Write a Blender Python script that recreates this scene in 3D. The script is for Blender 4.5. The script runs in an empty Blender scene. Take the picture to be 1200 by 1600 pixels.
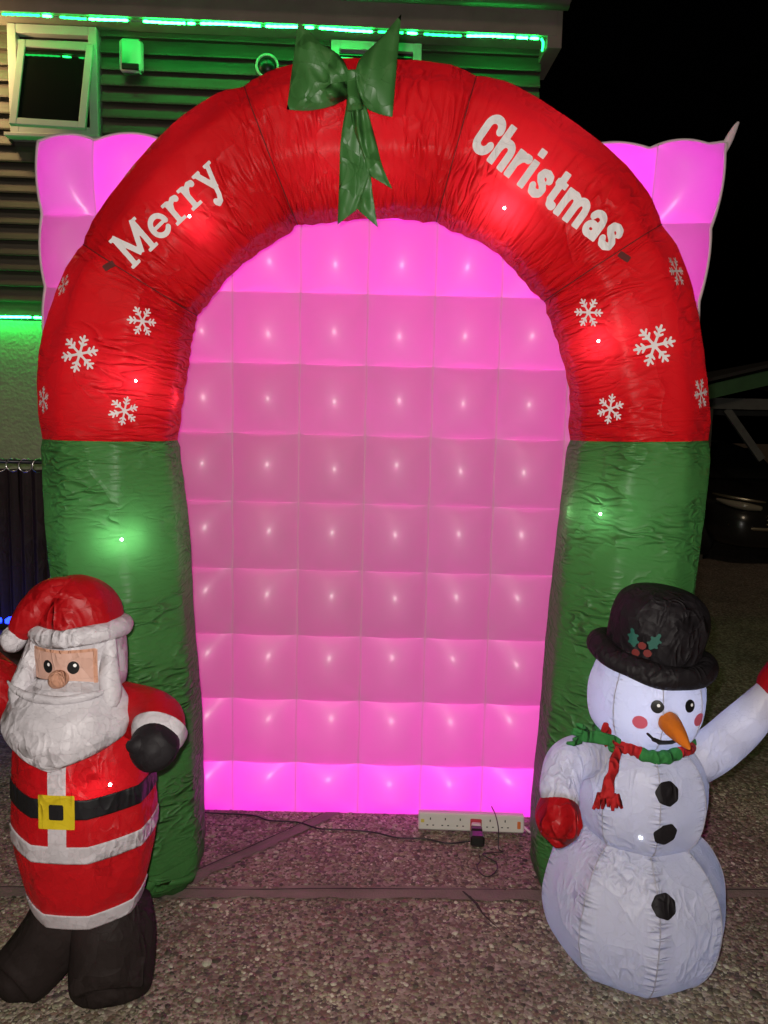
import bpy, math, random
import numpy as np
from mathutils import Vector, Matrix
from mathutils.bvhtree import BVHTree
R = math.radians
PI = math.pi
random.seed(7)
rng = np.random.default_rng(11)
S = bpy.context.scene
COL = S.collection

# ------------------------------------------------------------------ camera
PITCH, ROLL, FPX, EYE = R(6.8), R(1.35), 1186.0, 1.6
_f = Vector((0, math.cos(PITCH), -math.sin(PITCH)))
_r0 = Vector((1, 0, 0))
_u0 = Vector((0, math.sin(PITCH), math.cos(PITCH)))
_r = _r0 * math.cos(ROLL) + _u0 * math.sin(ROLL)
_u = _u0 * math.cos(ROLL) - _r0 * math.sin(ROLL)
cam = bpy.data.cameras.new('camera')
cam.sensor_fit = 'VERTICAL'
cam.sensor_height = 36.0
cam.lens = 36.0 * FPX / 1600.0
cam.clip_start, cam.clip_end = 0.05, 500
cam_o = bpy.data.objects.new('camera', cam)
COL.objects.link(cam_o)
cam_o.matrix_world = Matrix(((_r.x, _u.x, -_f.x, 0), (_r.y, _u.y, -_f.y, 0), (_r.z, _u.z, -_f.z, EYE), (0, 0, 0, 1)))
S.camera = cam_o

# ------------------------------------------------------------------ world, light, exposure
W = bpy.data.worlds.new('World')
S.world = W
W.use_nodes = True
wn = W.node_tree
bg = wn.nodes['Background']
sky = wn.nodes.new('ShaderNodeTexSky')
sky.sky_type = 'NISHITA'
sky.sun_disc = False
sky.sun_elevation = R(-4)
sky.sun_rotation = R(200)
wn.links.new(sky.outputs[0], bg.inputs[0])
bg.inputs[1].default_value = 0.01          # a black night sky

def lamp(name, kind, loc, power, color, size=0.02, **kw):
    l = bpy.data.lights.new(name, kind)
    l.energy = power
    l.color = color
    if kind in ('POINT', 'SPOT'):
        l.shadow_soft_size = size
    for k, v in kw.items():
        setattr(l, k, v)
    o = bpy.data.objects.new(name, l)
    o.location = loc
    COL.objects.link(o)
    return o

fill_sun = lamp('street_fill_sun', 'SUN', (0, 0, 10), 0.24, (1, .78, .55))
fill_sun.data.angle = R(12)                     # added warm fill, standing in for street lights behind the camera
fill_sun.rotation_euler = (R(48), 0, R(-14))
# the phone's own flash, right beside the lens: the one hot spot in the middle of every quilted cell
flash = lamp('phone_flash', 'POINT', (-0.03, 0.0, 1.645), 175, (1.0, .93, .86), .012)

S.view_settings.view_transform = 'Standard'
S.view_settings.look = 'None'
S.view_settings.exposure = 0.0
S.view_settings.gamma = 1.0
S.render.engine = 'CYCLES'
S.cycles.use_denoising = True
S.cycles.max_bounces = 4
S.cycles.diffuse_bounces = 2
S.cycles.use_adaptive_sampling = True
S.cycles.adaptive_threshold = 0.02
S.cycles.glossy_bounces = 2
S.cycles.transmission_bounces = 4
S.cycles.sample_clamp_indirect = 4.0
S.cycles.caustics_reflective = False
S.cycles.caustics_refractive = False

# ------------------------------------------------------------------ helpers
def at(x, y, Y):
    """the point of the place at distance Y from the camera plane that the photo shows at pixel x, y"""
    d = _f + _r * ((x - 600) / FPX) + _u * ((800 - y) / FPX)
    return Vector((0, 0, EYE)) + d * (Y / d.y)

def tag(o, label, cat, group=None, kind=None):
    if label: o['label'] = label
    if cat: o['category'] = cat
    if group: o['group'] = group
    if kind: o['kind'] = kind
    return o

ROOTM = {}
def empty(name, loc, rz=0, label=None, cat=None, group=None):
    o = bpy.data.objects.new(name, None)
    o.empty_display_size = .1
    o.location = loc
    o.rotation_euler = (0, 0, rz)
    COL.objects.link(o)
    ROOTM[o] = Matrix.Translation(Vector(loc)) @ Matrix.Rotation(rz, 4, 'Z')
    tag(o, label, cat, group)
    return o

def rootm(p):
    while p is not None:
        if p in ROOTM: return ROOTM[p]
        p = p.parent
    return Matrix.Identity(4)

def obj(name, V, F, mat, parent=None, uv=None, smooth=True, world=False, attr=None, wrap=True):
    """one mesh object; uv is per vertex; world=True: V in world space although the parent is placed"""
    V = np.asarray(V, float)
    if world and parent is not None:
        M = np.array(rootm(parent).inverted())
        V = V @ M[:3, :3].T + M[:3, 3]
    me = bpy.data.meshes.new(name)
    me.from_pydata(V.tolist(), [], [list(map(int, f)) for f in F])
    if smooth:
        me.polygons.foreach_set('use_smooth', [True] * len(me.polygons))
    if uv is not None:
        uv = np.asarray(uv, float)
        l = me.uv_layers.new(name='UVMap')
        li = np.empty(len(me.loops), int)
        me.loops.foreach_get('vertex_index', li)
        lu = uv[li]
        if wrap:
            ls = np.empty(len(me.polygons), int); me.polygons.foreach_get('loop_start', ls)
            lt = np.empty(len(me.polygons), int); me.polygons.foreach_get('loop_total', lt)
            pid = np.repeat(np.arange(len(ls)), lt)
            mx_ = np.full(len(ls), -9.); np.maximum.at(mx_, pid, lu[:, 1])
            lu[:, 1] += np.where(mx_[pid] - lu[:, 1] > .6, .4 * PI, 0)
        l.data.foreach_set('uv', lu.ravel())
    if attr:
        for k, v in attr.items():
            a = me.attributes.new(k, 'FLOAT', 'POINT')
            a.data.foreach_set('value', np.asarray(v, float))
    me.materials.append(mat)
    me.update()
    o = bpy.data.objects.new(name, me)
    COL.objects.link(o)
    o.parent = parent
    return o

def share(name, me, parent, loc=(0, 0, 0), rot=(0, 0, 0), scale=(1, 1, 1)):
    o = bpy.data.objects.new(name, me)
    o.location, o.rotation_euler, o.scale = loc, rot, scale
    COL.objects.link(o)
    o.parent = parent
    return o

def bvh(V, F):
    return BVHTree.FromPolygons([tuple(v) for v in V], [list(map(int, f)) for f in F])

def box(x0, x1, y0, y1, z0, z1, b=0.0):
    """box, its edges bevelled by b"""
    if b <= 0:
        V = [(x, y, z) for z in (z0, z1) for y in (y0, y1) for x in (x0, x1)]
        F = [(0, 2, 3, 1), (4, 5, 7, 6), (0, 1, 5, 4), (2, 6, 7, 3), (0, 4, 6, 2), (1, 3, 7, 5)]
        return np.array(V, float), F
    cx, cy, cz = (x0 + x1) / 2, (y0 + y1) / 2, (z0 + z1) / 2
    hx, hy, hz = (x1 - x0) / 2, (y1 - y0) / 2, (z1 - z0) / 2
    V, idx = [], {}
    for sx in (-1, 1):
        for sy in (-1, 1):
            for sz in (-1, 1):
                for a, d in (('x', (0, b, b)), ('y', (b, 0, b)), ('z', (b, b, 0))):
                    idx[(sx, sy, sz, a)] = len(V)
                    V.append((cx + sx * (hx - d[0]), cy + sy * (hy - d[1]), cz + sz * (hz - d[2])))
    g = lambda sx, sy, sz, a: idx[(sx, sy, sz, a)]
    F = []
    for s in (-1, 1):
        q = [(-1, -1), (1, -1), (1, 1), (-1, 1)]
        if s < 0: q = q[::-1]
        F.append([g(s, a, c, 'x') for a, c in q])
        F.append([g(a, s, c, 'y') for a, c in q[::-1]])
        F.append([g(a, c, s, 'z') for a, c in q])
    for s in (-1, 1):
        for t in (-1, 1):
            F.append([g(s, t, -1, 'x'), g(s, t, 1, 'x'), g(s, t, 1, 'y'), g(s, t, -1, 'y')])
            F.append([g(s, -1, t, 'x'), g(s, 1, t, 'x'), g(s, 1, t, 'z'), g(s, -1, t, 'z')])
            F.append([g(-1, s, t, 'y'), g(1, s, t, 'y'), g(1, s, t, 'z'), g(-1, s, t, 'z')])
            for w in (-1, 1):
                F.append([g(s, t, w, 'x'), g(s, t, w, 'y'), g(s, t, w, 'z')])
    return np.array(V, float), F

def join(*parts):
    VV, FF, n = [], [], 0
    for V, F in parts:
        VV.append(np.asarray(V, float))
        FF += [[i + n for i in f] for f in F]
        n += len(V)
    return np.vstack(VV), FF

def crom(P, k):
    """Catmull-Rom resampling of rows P with k samples per span"""
    P = np.asarray(P, float)
    Q = np.vstack([2 * P[0] - P[1], P, 2 * P[-1] - P[-2]])
    out = []
    for i in range(1, len(Q) - 2):
        for j in range(k):
            t = j / k
            out.append(.5 * ((2 * Q[i]) + (-Q[i - 1] + Q[i + 1]) * t + (2 * Q[i - 1] - 5 * Q[i] + 4 * Q[i + 1] - Q[i + 2]) * t * t
                             + (-Q[i - 1] + 3 * Q[i] - 3 * Q[i + 1] + Q[i + 2]) * t ** 3))
    out.append(P[-1])
    return np.array(out)

def ngon_r(th, sides, blend, off=0):
    """radius of a softly faceted ring of panels"""
    a = (th + off) % (2 * PI / sides) - PI / sides
    return (1 - blend) + blend * math.cos(PI / sides) / np.cos(a) * 1.03

def sweep(P, rad, n=32, ref=(0, 1, 0), cap=True, sides=0, blend=.75, squash=1.0, k=0, off=0):
    """tube through P; ref is the direction that angle 0 points to"""
    D = np.hstack([np.asarray(P, float), np.asarray(rad, float).reshape(-1, 1)])
    if k: D = crom(D, k)
    P, rad = D[:, :3], D[:, 3]
    T = np.gradient(P, axis=0)
    T /= np.linalg.norm(T, axis=1)[:, None] + 1e-9
    ref = np.asarray(ref, float)
    th = np.linspace(0, 2 * PI, n, endpoint=False)
    rr = ngon_r(th, sides, blend, off) if sides else np.ones(n)
    V, UV = [], []
    L = np.concatenate([[0], np.cumsum(np.linalg.norm(np.diff(P, axis=0), axis=1))])
    for i in range(len(P)):
        a = ref - T[i] * (ref @ T[i])
        a /= np.linalg.norm(a) + 1e-9
        b = np.cross(T[i], a)
        for j in range(n):
            V.append(P[i] + rad[i] * rr[j] * (a * math.cos(th[j]) * squash + b * math.sin(th[j])))
            UV.append((L[i], th[j] * .2))
    F = []
    m = len(P)
    for i in range(m - 1):
        for j in range(n):
            F.append((i * n + j, i * n + (j + 1) % n, (i + 1) * n + (j + 1) % n, (i + 1) * n + j))
    if cap:
        V.append(P[0]); UV.append((L[0], 0))
        V.append(P[-1]); UV.append((L[-1], 0))
        for j in range(n):
            F.append((m * n, (j + 1) % n, j))
            F.append((m * n + 1, (m - 1) * n + j, (m - 1) * n + (j + 1) % n))
    return np.array(V), F, np.array(UV)

def lathe(prof, n=48, sx=1.0, sy=1.0, sides=0, blend=.6, k=0, off=0, lean=(0, 0)):
    """profile of (r, z) turned about z"""
    prof = np.asarray(prof, float)
    if k: prof = crom(prof, k)
    th = np.linspace(0, 2 * PI, n, endpoint=False)
    rr = ngon_r(th, sides, blend, off) if sides else np.ones(n)
    V, UV = [], []
    L = np.concatenate([[0], np.cumsum(np.linalg.norm(np.diff(prof, axis=0), axis=1))])
    for i, (r, z) in enumerate(prof):
        r = max(r, 1e-4)
        for j in range(n):
            V.append((-r * rr[j] * math.sin(th[j]) * sx + lean[0] * z, r * rr[j] * math.cos(th[j]) * sy + lean[1] * z, z))
            UV.append((L[i], th[j] * .2))
    F = []
    for i in range(len(prof) - 1):
        for j in range(n):
            F.append((i * n + j, i * n + (j + 1) % n, (i + 1) * n + (j + 1) % n, (i + 1) * n + j))
    return np.array(V), F, np.array(UV)

def wobble(V, amp, freq, seed=0):
    """low, uneven swelling so that no inflated skin is a perfect surface of revolution"""
    r = np.random.default_rng(seed)
    V = V.copy()
    out = np.zeros_like(V)
    for _ in range(6):
        k = r.normal(size=3) * freq
        out += np.sin(V @ k + r.uniform(0, 6.28))[:, None] * r.normal(size=3)
    return V + out * amp / 4

# ------------------------------------------------------------------ materials
def mat_new(name):
    m = bpy.data.materials.new(name)
    m.use_nodes = True
    nt = m.node_tree
    nt.nodes.clear()
    out = nt.nodes.new('ShaderNodeOutputMaterial')
    return m, nt, out

def nd(nt, t, **kw):
    n = nt.nodes.new(t)
    for k, v in kw.items():
        if k.startswith('i_'):
            n.inputs[k[2:].replace('_', ' ')].default_value = v
        else:
            setattr(n, k, v)
    return n

def math_n(nt, op, a, b=None, c=None):
    n = nt.nodes.new('ShaderNodeMath')
    n.operation = op
    for i, s in enumerate((a, b, c)):
        if s is None: continue
        if isinstance(s, (int, float)): n.inputs[i].default_value = s
        else: nt.links.new(s, n.inputs[i])
    return n.outputs[0]

def rgba(c): return (c[0], c[1], c[2], 1.0)

def ridged(nt, vec, scale, detail=3, dist=1.2, power=2.0):
    n = nd(nt, 'ShaderNodeTexNoise', i_Scale=scale, i_Detail=detail, i_Distortion=dist)
    nt.links.new(vec, n.inputs['Vector'])
    a = math_n(nt, 'ABSOLUTE', math_n(nt, 'MULTIPLY_ADD', n.outputs[0], 2.0, -1.0))
    return math_n(nt, 'POWER', math_n(nt, 'SUBTRACT', 1.0, math_n(nt, 'MINIMUM', math_n(nt, 'MULTIPLY', a, 2.5), 1.0)), power)

def fabric(name, col, trans=.25, rough=.52, wr=1.0, fine=(26, 9), rot=.5, uv=True, broad=6.0, spec=.3, pucker=False, dirt=0.0, tcol=None, sheen=.0, crumple=.2, cs=15.0):
    """thin inflated nylon: sheen, crinkles, lets lamps inside glow through"""
    m, nt, out = mat_new(name)
    tc = nd(nt, 'ShaderNodeTexCoord')
    mp = nd(nt, 'ShaderNodeMapping')
    nt.links.new(tc.outputs['UV' if uv else 'Object'], mp.inputs[0])
    mp.inputs['Rotation'].default_value = (0, 0, rot)
    mp.inputs['Scale'].default_value = (fine[0], fine[1], fine[1]) if uv else (fine[0], fine[0], fine[1])
    r1 = ridged(nt, mp.outputs[0], 1.0, 1.0, .5, 1.4)
    # crinkles come in patches, taut cloth between them
    pm = nd(nt, 'ShaderNodeTexNoise', i_Scale=broad * .8, i_Detail=1.0)
    nt.links.new(tc.outputs['UV' if uv else 'Object'], pm.inputs['Vector'])
    patch = math_n(nt, 'MAXIMUM', math_n(nt, 'MULTIPLY_ADD', pm.outputs[0], 4.5, -1.95), 0.10)
    fold = math_n(nt, 'POWER', math_n(nt, 'ABSOLUTE', math_n(nt, 'MULTIPLY_ADD', pm.outputs[0], 2.0, -1.0)), .6)
    # heights in metres
    h = math_n(nt, 'ADD', math_n(nt, 'MULTIPLY', math_n(nt, 'MULTIPLY', r1, patch), .015 * wr), math_n(nt, 'MULTIPLY', fold, -.008))
    if crumple:   # flat facets between sharp folds, as in cloth that was packed away
        for sc_, wt in ((cs, 1.0), (cs * 2.7, .6)):
            vo = nd(nt, 'ShaderNodeTexVoronoi', i_Scale=sc_)
            wd = nd(nt, 'ShaderNodeVectorMath', operation='MULTIPLY_ADD')
            nt.links.new(pm.outputs['Color'], wd.inputs[0])
            wd.inputs[1].default_value = (.10, .10, .10)
            nt.links.new(tc.outputs['UV' if uv else 'Object'], wd.inputs[2])
            nt.links.new(wd.outputs[0], vo.inputs['Vector'])
            df = nd(nt, 'ShaderNodeVectorMath', operation='SUBTRACT')
            nt.links.new(wd.outputs[0], df.inputs[0]); nt.links.new(vo.outputs['Position'], df.inputs[1])
            tl = nd(nt, 'ShaderNodeVectorMath', operation='SUBTRACT')
            nt.links.new(vo.outputs['Color'], tl.inputs[0]); tl.inputs[1].default_value = (.5, .5, .5)
            dt = nd(nt, 'ShaderNodeVectorMath', operation='DOT_PRODUCT')
            nt.links.new(df.outputs[0], dt.inputs[0]); nt.links.new(tl.outputs[0], dt.inputs[1])
            h = math_n(nt, 'ADD', h, math_n(nt, 'MULTIPLY', math_n(nt, 'MULTIPLY', dt.outputs['Value'], math_n(nt, 'ADD', patch, .45)), 2 * wt * crumple))
    if pucker:
        at_ = nd(nt, 'ShaderNodeAttribute', attribute_name='pucker')
        mp2 = nd(nt, 'ShaderNodeMapping')
        nt.links.new(tc.outputs['UV'], mp2.inputs[0])
        mp2.inputs['Scale'].default_value = (38, 7, 1)
        r3 = ridged(nt, mp2.outputs[0], 1.0, 1.0, .5, 1.3)
        h = math_n(nt, 'ADD', h, math_n(nt, 'MULTIPLY', math_n(nt, 'MULTIPLY', r3, at_.outputs['Fac']), .011))
    bp = nd(nt, 'ShaderNodeBump', i_Strength=1.0, i_Distance=1.0)
    nt.links.new(h, bp.inputs['Height'])
    # slight unevenness of the dye
    vn = nd(nt, 'ShaderNodeTexNoise', i_Scale=3.0, i_Detail=2.0)
    nt.links.new(tc.outputs['Object'], vn.inputs['Vector'])
    cr = nd(nt, 'ShaderNodeMixRGB', blend_type='MIX')
    cr.inputs[1].default_value = rgba([c * .86 for c in col])
    cr.inputs[2].default_value = rgba([min(1, c * 1.08) for c in col])
    nt.links.new(vn.outputs[0], cr.inputs[0])
    csock = cr.outputs[0]
    if dirt:
        dn = nd(nt, 'ShaderNodeTexNoise', i_Scale=7.0, i_Detail=3.0, i_Roughness=.7)
        nt.links.new(tc.outputs['Object'], dn.inputs['Vector'])
        dm = nd(nt, 'ShaderNodeMixRGB', blend_type='MULTIPLY')
        dm.inputs[2].default_value = (.72, .66, .6, 1)
        nt.links.new(math_n(nt, 'MULTIPLY', math_n(nt, 'MAXIMUM', math_n(nt, 'MULTIPLY_ADD', dn.outputs[0], 5, -2.9), 0), dirt), dm.inputs[0])
        nt.links.new(csock, dm.inputs[1])
        csock = dm.outputs[0]
    pb = nd(nt, 'ShaderNodeBsdfPrincipled')
    nt.links.new(csock, pb.inputs['Base Color'])
    pb.inputs['Roughness'].default_value = rough
    pb.inputs['Specular IOR Level'].default_value = spec
    pb.inputs['Sheen Weight'].default_value = sheen
    nt.links.new(bp.outputs[0], pb.inputs['Normal'])
    if trans > 0:
        tb = nd(nt, 'ShaderNodeBsdfTranslucent')
        if tcol: tb.inputs[0].default_value = rgba(tcol)
        else: nt.links.new(csock, tb.inputs[0])
        nt.links.new(bp.outputs[0], tb.inputs['Normal'])
        mx = nd(nt, 'ShaderNodeMixShader', i_Fac=trans)
        nt.links.new(pb.outputs[0], mx.inputs[1])
        nt.links.new(tb.outputs[0], mx.inputs[2])
        nt.links.new(mx.outputs[0], out.inputs[0])
    else:
        nt.links.new(pb.outputs[0], out.inputs[0])
    return m

def plain(name, col, rough=.5, metal=0.0, spec=.5, noise=.12, nscale=8.0, bump=0.0, bscale=40.0, coat=0.0):
    m, nt, out = mat_new(name)
    tc = nd(nt, 'ShaderNodeTexCoord')
    vn = nd(nt, 'ShaderNodeTexNoise', i_Scale=nscale, i_Detail=5.0, i_Roughness=.6)
    nt.links.new(tc.outputs['Object'], vn.inputs['Vector'])
    cr = nd(nt, 'ShaderNodeMixRGB')
    cr.inputs[1].default_value = rgba([max(0, c * (1 - noise * 1.6)) for c in col])
    cr.inputs[2].default_value = rgba([min(1, c * (1 + noise)) for c in col])
    nt.links.new(vn.outputs[0], cr.inputs[0])
    pb = nd(nt, 'ShaderNodeBsdfPrincipled', i_Roughness=rough, i_Metallic=metal)
    pb.inputs['Specular IOR Level'].default_value = spec
    pb.inputs['Coat Weight'].default_value = coat
    nt.links.new(cr.outputs[0], pb.inputs['Base Color'])
    if bump:
        bn = nd(nt, 'ShaderNodeTexNoise', i_Scale=bscale, i_Detail=4.0)
        nt.links.new(tc.outputs['Object'], bn.inputs['Vector'])
        bp = nd(nt, 'ShaderNodeBump', i_Strength=bump, i_Distance=.01)
        nt.links.new(bn.outputs[0], bp.inputs['Height'])
        nt.links.new(bp.outputs[0], pb.inputs['Normal'])
    nt.links.new(pb.outputs[0], out.inputs[0])
    return m

def glow(name, col, strength):
    m, nt, out = mat_new(name)
    e = nd(nt, 'ShaderNodeEmission', i_Strength=strength)
    e.inputs[0].default_value = rgba(col)
    nt.links.new(e.outputs[0], out.inputs[0])
    return m

def glass(name, tint=(.02, .02, .02)):
    m, nt, out = mat_new(name)
    pb = nd(nt, 'ShaderNodeBsdfPrincipled', i_Roughness=.03)
    pb.inputs['Base Color'].default_value = rgba(tint)
    pb.inputs['Specular IOR Level'].default_value = .9
    nt.links.new(pb.outputs[0], out.inputs[0])
    return m

RED = (.54, .0035, .006)
M = {}
M['red'] = fabric('red_nylon', RED, .22, pucker=True, wr=.55, rough=.50, spec=.26, crumple=.11, cs=12, tcol=(.62, .014, .022))
M['green'] = fabric('green_nylon', (.058, .205, .05), .2, wr=.9, rough=.46, spec=.36, crumple=.09, cs=12, fine=(34, 12), rot=.55, pucker=True)
M['print'] = fabric('white_print', (.80, .78, .78), .05, rough=.6, wr=.2, crumple=.08, uv=False)
M['sred'] = fabric('suit_red_nylon', (.44, .005, .009), .2, rough=.47, wr=.30, spec=.35, crumple=.20, cs=20, pucker=True, fine=(24, 10), rot=.5, uv=False)
M['swhite'] = fabric('suit_white_nylon', (.64, .61, .65), .16, rough=.46, spec=.4, wr=.26, crumple=.25, cs=26, fine=(34, 18), rot=.4, dirt=.08, uv=False)
M['boot'] = fabric('boot_black_nylon', (.022, .016, .015), .03, rough=.65, spec=.15, wr=.3, crumple=.15, uv=False)
M['sblack'] = fabric('black_nylon', (.013, .011, .013), .03, rough=.6, spec=.2, wr=.4, crumple=.2, fine=(26, 14), uv=False)
M['belt'] = fabric('belt_black_nylon', (.012, .012, .014), .02, rough=.5, wr=.6, uv=False)
M['skin'] = fabric('face_nylon', (.66, .40, .32), .15, wr=.12, crumple=.16, fine=(30, 14), uv=False)
M['nose'] = fabric('nose_nylon', (.58, .30, .20), .1, wr=.25, fine=(60, 25), uv=False)
M['yellow'] = fabric('yellow_nylon', (.62, .47, .015), .05, wr=.9, uv=False)
M['snow'] = fabric('snow_nylon', (.53, .515, .56), .30, rough=.45, spec=.45, wr=.26, crumple=.13, cs=22, fine=(34, 14), rot=.3, dirt=.05, pucker=True, tcol=(.53, .55, .76), uv=False)
M['orange'] = fabric('orange_nylon', (.72, .19, .015), .15, wr=.25, crumple=.08, fine=(30, 10), uv=False)
M['cheek'] = plain('cheek_print', (.60, .10, .16), .6)
M['eyeblack'] = plain('eye_print', (.008, .008, .009), .35, noise=0)
M['eyewhite'] = plain('eye_glint_print', (.85, .85, .85), .5, noise=0)
M['teal'] = plain('holly_leaf_print', (.012, .095, .07), .6)
M['berry'] = plain('holly_berry_print', (.15, .012, .010), .6)
M['scarf_red'] = fabric('scarf_red_felt', (.42, .012, .014), .05, rough=.8, wr=1.2, uv=False)
M['scarf_green'] = fabric('scarf_green_felt', (.03, .19, .045), .05, rough=.8, wr=1.2, uv=False)
M['bow'] = fabric('bow_green_satin', (.045, .165, .036), .06, rough=.48, wr=.10, crumple=.30, cs=8, fine=(16, 9), rot=.7, spec=.6, broad=9.0, uv=False)
M['bulb'] = glow('led_bulb_white', (.85, .95, 1.0), 22)
M['tab'] = plain('dark_tab', (.10, .012, .010), .7)
M['pvc'] = None
M['seam'] = plain('seam_tape', (.62, .52, .54), .5, noise=.05)
M['baffle'] = plain('inner_baffle', (.6, .6, .6), .8, noise=.02)
M['board'] = None
M['upvc'] = plain('white_window_plastic', (.62, .62, .60), .35, noise=.06)
M['glass'] = glass('dark_window_glass', (.012, .012, .012))
M['fascia'] = plain('cream_fascia_paint', (.30, .26, .22), .55, noise=.25, nscale=5)
M['gutter'] = plain('brown_gutter_plastic', (.10, .085, .075), .4)
M['roof'] = plain('roof_tile', (.03, .027, .025), .8, bump=.4)
M['strip'] = glow('green_led', (.012, 1.0, .11), 78.0)
M['strip_dim'] = plain('strip_tube', (.25, .32, .28), .3)
M['strip_end'] = glow('green_led_dim', (.012, 1.0, .13), 9)
M['blue'] = glow('blue_led', (.01, .03, 1.0), 8.0)
M['plastic'] = plain('white_plastic', (.62, .60, .55), .4, noise=.05)
M['slot'] = plain('socket_slot', (.02, .02, .02), .6, noise=0)
M['orange_switch'] = plain('neon_switch', (.60, .16, .05), .35, noise=.1)
M['black'] = plain('black_plastic', (.012, .012, .012), .35, noise=.1)
M['cable'] = plain('black_cable', (.010, .010, .010), .45, noise=.1)
M['pinkred'] = plain('red_plug_rim', (.45, .04, .06), .4)
M['ysticker'] = plain('yellow_sticker', (.6, .5, .08), .5)
M['curtain'] = fabric('black_curtain_cloth', (.028, .017, .016), .05, rough=.7, wr=.2, crumple=.08, uv=False)
M['steel'] = plain('ring_steel', (.6, .6, .58), .22, metal=1.0, noise=.05)
M['wood'] = plain('dark_wood', (.06, .035, .028), .6, noise=.4, nscale=5)
M['carpaint'] = plain('black_car_paint', (.014, .013, .012), .30, noise=.05, coat=.6)
M['chrome'] = plain('chrome', (.75, .66, .48), .42, metal=1.0, noise=.03)
M['tyre'] = plain('tyre_rubber', (.012, .012, .012), .8)
M['lens'] = plain('headlight_lens', (.26, .23, .17), .2, noise=.1)
M['timber'] = plain('pale_painted_timber', (.12, .12, .11), .7, noise=.3)
M['timber_lit'] = plain('green_lit_timber', (.05, .14, .05), .7, noise=.25)  # green light falling on the carport boards, put into their colour

def mat_pvc():
    """white coated fabric of the light wall: glossy enough for one hot spot a cell, lets the pink through"""
    m, nt, out = mat_new('white_glow_fabric')
    tc = nd(nt, 'ShaderNodeTexCoord')
    oi = nd(nt, 'ShaderNodeObjectInfo')
    ad = nd(nt, 'ShaderNodeVectorMath', operation='ADD')
    nt.links.new(tc.outputs['Object'], ad.inputs[0])
    nt.links.new(oi.outputs['Location'], ad.inputs[1])
    n1 = nd(nt, 'ShaderNodeTexNoise', i_Scale=16.0, i_Detail=2.0, i_Distortion=.6)
    nt.links.new(ad.outputs[0], n1.inputs['Vector'])
    n2 = nd(nt, 'ShaderNodeTexNoise', i_Scale=90.0, i_Detail=2.0)
    nt.links.new(ad.outputs[0], n2.inputs['Vector'])
    h = math_n(nt, 'ADD', n1.outputs[0], math_n(nt, 'MULTIPLY', n2.outputs[0], .22))
    bp = nd(nt, 'ShaderNodeBump', i_Strength=.16, i_Distance=.004)
    nt.links.new(h, bp.inputs['Height'])
    n3 = nd(nt, 'ShaderNodeTexNoise', i_Scale=2.2, i_Detail=3.0, i_Roughness=.65)
    nt.links.new(ad.outputs[0], n3.inputs['Vector'])
    c = nd(nt, 'ShaderNodeMixRGB')
    c.inputs[1].default_value = (.35, .33, .33, 1)
    c.inputs[2].default_value = (.44, .415, .415, 1)
    nt.links.new(n3.outputs[0], c.inputs[0])
    pb = nd(nt, 'ShaderNodeBsdfPrincipled', i_Roughness=.48)
    pb.inputs['Specular IOR Level'].default_value = .9
    pb.inputs['Coat Weight'].default_value = .5
    pb.inputs['Coat Roughness'].default_value = .24
    nt.links.new(c.outputs[0], pb.inputs['Base Color'])
    nt.links.new(bp.outputs[0], pb.inputs['Normal'])
    tb = nd(nt, 'ShaderNodeBsdfTranslucent')
    tb.inputs[0].default_value = (.9, .9, .9, 1)
    mx = nd(nt, 'ShaderNodeMixShader', i_Fac=.45)
    nt.links.new(pb.outputs[0], mx.inputs[1])
    nt.links.new(tb.outputs[0], mx.inputs[2])
    nt.links.new(mx.outputs[0], out.inputs[0])
    return m
M['pvc'] = mat_pvc()

def mat_board():
    """dark stained weatherboard with a run of grain"""
    m, nt, out = mat_new('dark_weatherboard')
    tc = nd(nt, 'ShaderNodeTexCoord')
    oi = nd(nt, 'ShaderNodeObjectInfo')
    mp = nd(nt, 'ShaderNodeMapping')
    mp.inputs['Scale'].default_value = (1.2, 30, 30)
    ad = nd(nt, 'ShaderNodeVectorMath', operation='ADD')
    nt.links.new(tc.outputs['Object'], ad.inputs[0])
    nt.links.new(oi.outputs['Location'], ad.inputs[1])
    nt.links.new(ad.outputs[0], mp.inputs[0])
    n = nd(nt, 'ShaderNodeTexNoise', i_Scale=1.0, i_Detail=6.0, i_Roughness=.65)
    nt.links.new(mp.outputs[0], n.inputs['Vector'])
    n2 = nd(nt, 'ShaderNodeTexNoise', i_Scale=1.1, i_Detail=3.0)
    nt.links.new(ad.outputs[0], n2.inputs['Vector'])
    c = nd(nt, 'ShaderNodeMixRGB')
    c.inputs[1].default_value = (.035, .029, .023, 1)
    c.inputs[2].default_value = (.15, .13, .10, 1)
    nt.links.new(math_n(nt, 'MULTIPLY', n.outputs[0], math_n(nt, 'MULTIPLY_ADD', n2.outputs[0], 1.4, .1)), c.inputs[0])
    pb = nd(nt, 'ShaderNodeBsdfPrincipled', i_Roughness=.55)
    nt.links.new(c.outputs[0], pb.inputs['Base Color'])
    bp = nd(nt, 'ShaderNodeBump', i_Strength=.5, i_Distance=.004)
    nt.links.new(n.outputs[0], bp.inputs['Height'])
    nt.links.new(bp.outputs[0], pb.inputs['Normal'])
    nt.links.new(pb.outputs[0], out.inputs[0])
    return m
M['board'] = mat_board()

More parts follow.
